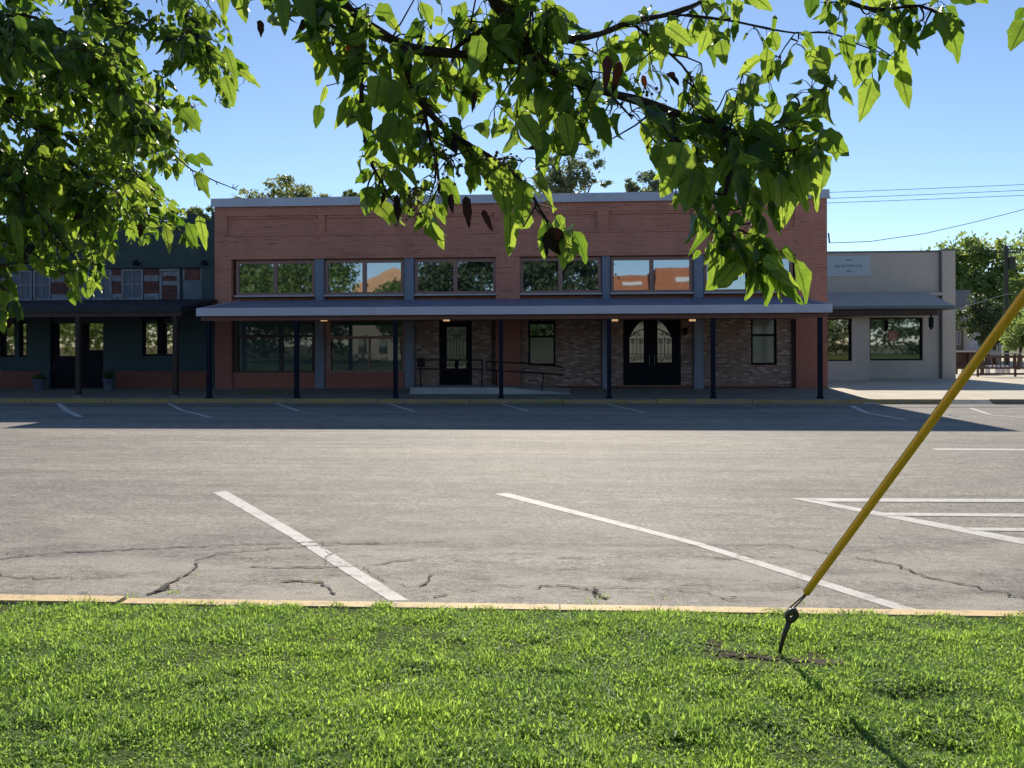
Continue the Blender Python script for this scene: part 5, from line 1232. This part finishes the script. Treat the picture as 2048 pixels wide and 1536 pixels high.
specs = [[(-420,60,3.7),(-150,60,3.6),(40,90,3.5),(200,180,3.45),(330,290,3.4),(385,340,3.4),(475,380,3.4)],
 [(-420,60,3.7),(-120,160,3.5),(60,250,3.4),(160,340,3.3),(230,400,3.3),(320,440,3.25),(390,480,3.25)],
 [(-420,120,3.6),(-150,260,3.3),(0,350,3.2),(80,430,3.1),(150,520,3.1),(185,580,3.1)],
 [(-300,-60,3.8),(60,-40,3.8),(220,10,3.8),(330,60,3.8),(400,120,3.8),(450,200,3.85)],
 [(60,-140,3.9),(360,-60,3.9),(372,40,3.9),(400,90,3.9),(440,130,3.95),(500,160,4.0)],
 [(-200,60,3.7),(60,120,3.9),(180,140,4.0),(300,190,4.1),(390,215,4.1)],
 [(-200,250,3.4),(-40,480,3.0),(0,560,2.95),(15,620,2.9)],
 [(-100,160,3.6),(60,200,4.2),(180,260,4.3),(260,340,4.3),(300,440,4.3)],
 [(-150,60,3.6),(20,30,3.2),(120,60,3.1),(200,130,3.0),(250,220,3.0)],
 [(-150,260,3.4),(40,320,3.9),(140,400,3.9),(210,470,3.8),(230,520,3.8)]]
cnt = [46, 44, 40, 42, 26, 36, 14, 34, 30, 34]
for sp, c in zip(specs, cnt):
    b = lb(sp, .012 if sp[0][0] < 0 else .02, .0022); LB.append(b)
    # secondary twigs
    for k in range(12):
        i = int(len(b)*rng.uniform(.3, .97)); i = min(i, len(b)-3); p = b[i]; d = np.array((rng.uniform(-.1, .9), rng.normal(0, .5), rng.uniform(-.8, .15))); d /= np.linalg.norm(d); L = rng.uniform(.15, .42); e = p+d*L+np.array((0, 0, -.06))
        if not L_.ok(e): continue
        tw = L_.branch([p, p+d*L*.5, e], .004, .0015, 5); dress(tw, 8, 5, .078, .06)
    dress(b, c, 6, .078, .13, start=.25)
L_.branch([(-3.8, 3.1, 1.7), (-3.2, 3.3, 2.3)]+px3([(-420,60,3.7)]), .06, .02, 9); L_.branch([(-3.7, 3.15, 2.1), (-3.1, 3.0, 2.4)]+px3([(-420,120,3.6),(-200,60,3.7)]), .05, .018, 9); L_.branch([(-3.3, 3.3, 3.3)]+px3([(-300,-60,3.8),(60,-140,3.9)]), .05, .018, 9)
HLl = [(208,488,228,526,3.0,.62,0,.1,.2,.5),(60,75,115,135,2.7,.35,0,.1,.2,.3),(35,30,50,70,2.7,.6,0,.1,.1,.3),(75,95,118,135,2.7,.3,0,.1,.1,.3),(450,90,478,172,2.8,.26,0,.5,.2,.4),(362,215,402,262,2.9,.5,0,.1,.2,.3),(355,270,362,240,3,.5,0,.1,.2,.2),(392,310,425,330,3.0,.6,0,.1,.1,.2),(395,350,420,395,3.1,.4,0,.1,.2,.2),(398,430,412,500,3.1,.3,0,.1,.2,.4),(375,445,396,498,3.1,.4,0,.1,.2,.4),(330,450,342,505,3.1,.4,0,.1,.2,.3),(140,580,150,612,2.9,.6,0,.1,.2,.3),(185,560,178,595,2.9,.5,0,.2,.2,.3),(150,30,160,58,2.8,.7,0,.1,.2,.2),(5,580,10,620,2.8,.5,0,.1,.2,.3),(25,600,40,640,2.8,.4,0,.2,.2,.3),(30,430,42,520,2.9,.25,0,.1,.2,.3),(450,150,468,210,2.9,.5,0,.1,.2,.3),(480,140,520,172,3,.35,0,.3,.2,.3)]
for h in HLl: L_.hero(*h[:5], wf=h[5], kind=h[6], tilt=h[7]+rng.normal(0, .25), fold=h[8], curl=h[9], ddepth=rng.normal(0, .015))
for k in range(110):
    p = np.array((rng.uniform(-5.4, -2.6), rng.uniform(2.0, 5.0), rng.uniform(2.3, 5.0)));
    x_, y_, d_ = proj(p)
    if d_ > 0 and x_ > -40 and y_ > -40: continue
    L_.spur(p, np.array((0,0,1.)), 7, .075)
L_.finish(T1)

# ================================================================== GUY WIRE with yellow guard
gB = PD(1613, 1186, 4.22); an = ANC.copy(); an[2] = float(lawn_z(np.array(an[0]), np.array(an[1])))
dirv = PD(2046, 596, 3.12)-gB; dirv /= np.linalg.norm(dirv)
GW = thing('guy_wire', an, 'steel guy wire in a bright yellow plastic guard, anchored in the lawn', 'guy wire')
top = gB+dirv*9.0
axis = Vector(dirv); toCam = Vector((0, 0, CAMZ))-Vector(gB); toCam = toCam-axis*toCam.dot(axis); toCam.normalize(); sidev = axis.cross(toCam)
if sidev.x > 0: sidev = -sidev                      # points to the left in the view
# C-section guard: gap on the upper left where its rim shows
def csec(r_o, r_i, c0, L0, L1, flare=0.0, rings=26):
    m = MB(); N_ = 22; a0 = math.radians(c0); vs = []; fs = []
    for j in range(rings):
        t = L0+(L1-L0)*j/(rings-1); c = Vector(gB)+axis*t
        gap = math.radians(26)
        for k in range(N_+1):
            a = a0+gap/2+(2*math.pi-gap)*k/N_; dd = sidev*math.cos(a)+toCam*math.sin(a); vs.append(c+dd*r_o)
        for k in range(N_+1):
            a = a0+gap/2+(2*math.pi-gap)*k/N_; dd = sidev*math.cos(a)+toCam*math.sin(a); vs.append(c+dd*r_i)
    K = 2*(N_+1)
    for j in range(rings-1):
        b0, b1 = j*K, (j+1)*K
        for k in range(N_): fs.append((b0+k, b0+k+1, b1+k+1, b1+k)); fs.append((b0+N_+1+k, b1+N_+1+k, b1+N_+2+k, b0+N_+2+k))
        fs.append((b0, b1, b1+N_+1, b0+N_+1)); fs.append((b0+N_, b0+2*N_+1, b1+2*N_+1, b1+N_))
    for k in range(N_):
        fs.append((k, N_+1+k, N_+2+k, k+1)); e = (rings-1)*K; fs.append((e+k, e+k+1, e+N_+2+k, e+N_+1+k))
    return m.add(vs, fs)
ym = N('yellow_plastic'); a_ = ym.noise(9, 5, .7); b_ = ym.noise(60, 3, .7)
yc = ym.mix(ym.ramp(a_, [(.4, 0.), (.75, .55)]), (.95, .70, .07), (.80, .55, .05)); yc = ym.mix(ym.ramp(b_, [(.55, 0.), (.75, .5)]), yc, (.66, .48, .12))
b = ym.n('ShaderNodeBsdfPrincipled'); ym.set(b.inputs['Base Color'], yc); b.inputs['Roughness'].default_value = .42
t = ym.n('ShaderNodeBsdfTranslucent', i_0=(.90, .66, .05, 1)); mx = ym.n('ShaderNodeMixShader', i_0=.42); ym.t.links.new(b.outputs[0], mx.inputs[1]); ym.t.links.new(t.outputs[0], mx.inputs[2]); ym.t.links.new(mx.outputs[0], ym.out.inputs[0])
gd = csec(.0172, .0142, 12, 0, 2.4).build('guard', ym.m, GW, True)
gd.data.polygons.foreach_set('use_smooth', [True]*len(gd.data.polygons))
lp = MB(); a_ = np.array(sidev); c_ = np.array(toCam)
q0, q1 = gB+a_*.0166+c_*.004, gB+dirv*2.4+a_*.0166+c_*.004
lp.add([q0-c_*.002, q0+a_*.0052-c_*.002, q0+a_*.0052+c_*.002, q0+c_*.002, q1-c_*.002, q1+a_*.0052-c_*.002, q1+a_*.0052+c_*.002, q1+c_*.002], [(0,3,2,1),(4,5,6,7),(0,1,5,4),(1,2,6,5),(2,3,7,6),(3,0,4,7)])
lp.build('guard_lip', paint('painted_sunlit_edge', (.75, .62, .36), .45, .1, 20), GW)  # seam lip; its pale colour stands in for sun catching the edge
MB().tube([gB-dirv*.02, top], .0055, 8).build('wire', M['steel'], GW, True)
eye = PD(1583, 1231, 4.33)
m = MB()
for s in (-1, 1):
    off = np.array((1., .05, 0))*s; m.tube([gB+dirv*.02+off*.003, gB-dirv*.03+off*.006, eye+np.array((0, 0, .040))+np.array((.012*s, .001*s, 0))], .0042, 6)
m.build('cable_loop', M['steel'], GW, True)
# thimble eye: thick oval ring with a small hole
m = MB(); ax2 = Vector(eye-an); ax2.normalize(); cr = Vector((1, 0.1, 0)); cr = cr-ax2*cr.dot(ax2); cr.normalize(); nrm = ax2.cross(cr); vs = []; fs = []; n = 24
for k in range(n):
    a = 2*math.pi*k/n
    for ro, dp in ((1, -.012), (1, .012), (.26, .008), (.26, -.008)):
        wv = .036 if ro == 1 else .036*.26; hv = .052 if ro == 1 else .052*.3
        q = Vector(eye)+cr*(math.cos(a)*wv*(1-.18*max(0, -math.sin(a))))+ax2*(math.sin(a)*hv)+nrm*dp; vs.append(q)
for k in range(n):
    k2 = (k+1)%n
    for j in range(4): j2 = (j+1)%4; fs.append((k*4+j, k2*4+j, k2*4+j2, k*4+j2))
m.add(vs, fs); m.build('anchor_eye', M['steel'], GW, True)
m = MB(); m.tube([eye-np.array(ax2)*.045, (eye+an)/2, an-np.array((0, 0, .05))], [.016, .0125, .009], 8); m.build('anchor_rod', M['steel'], GW, True)
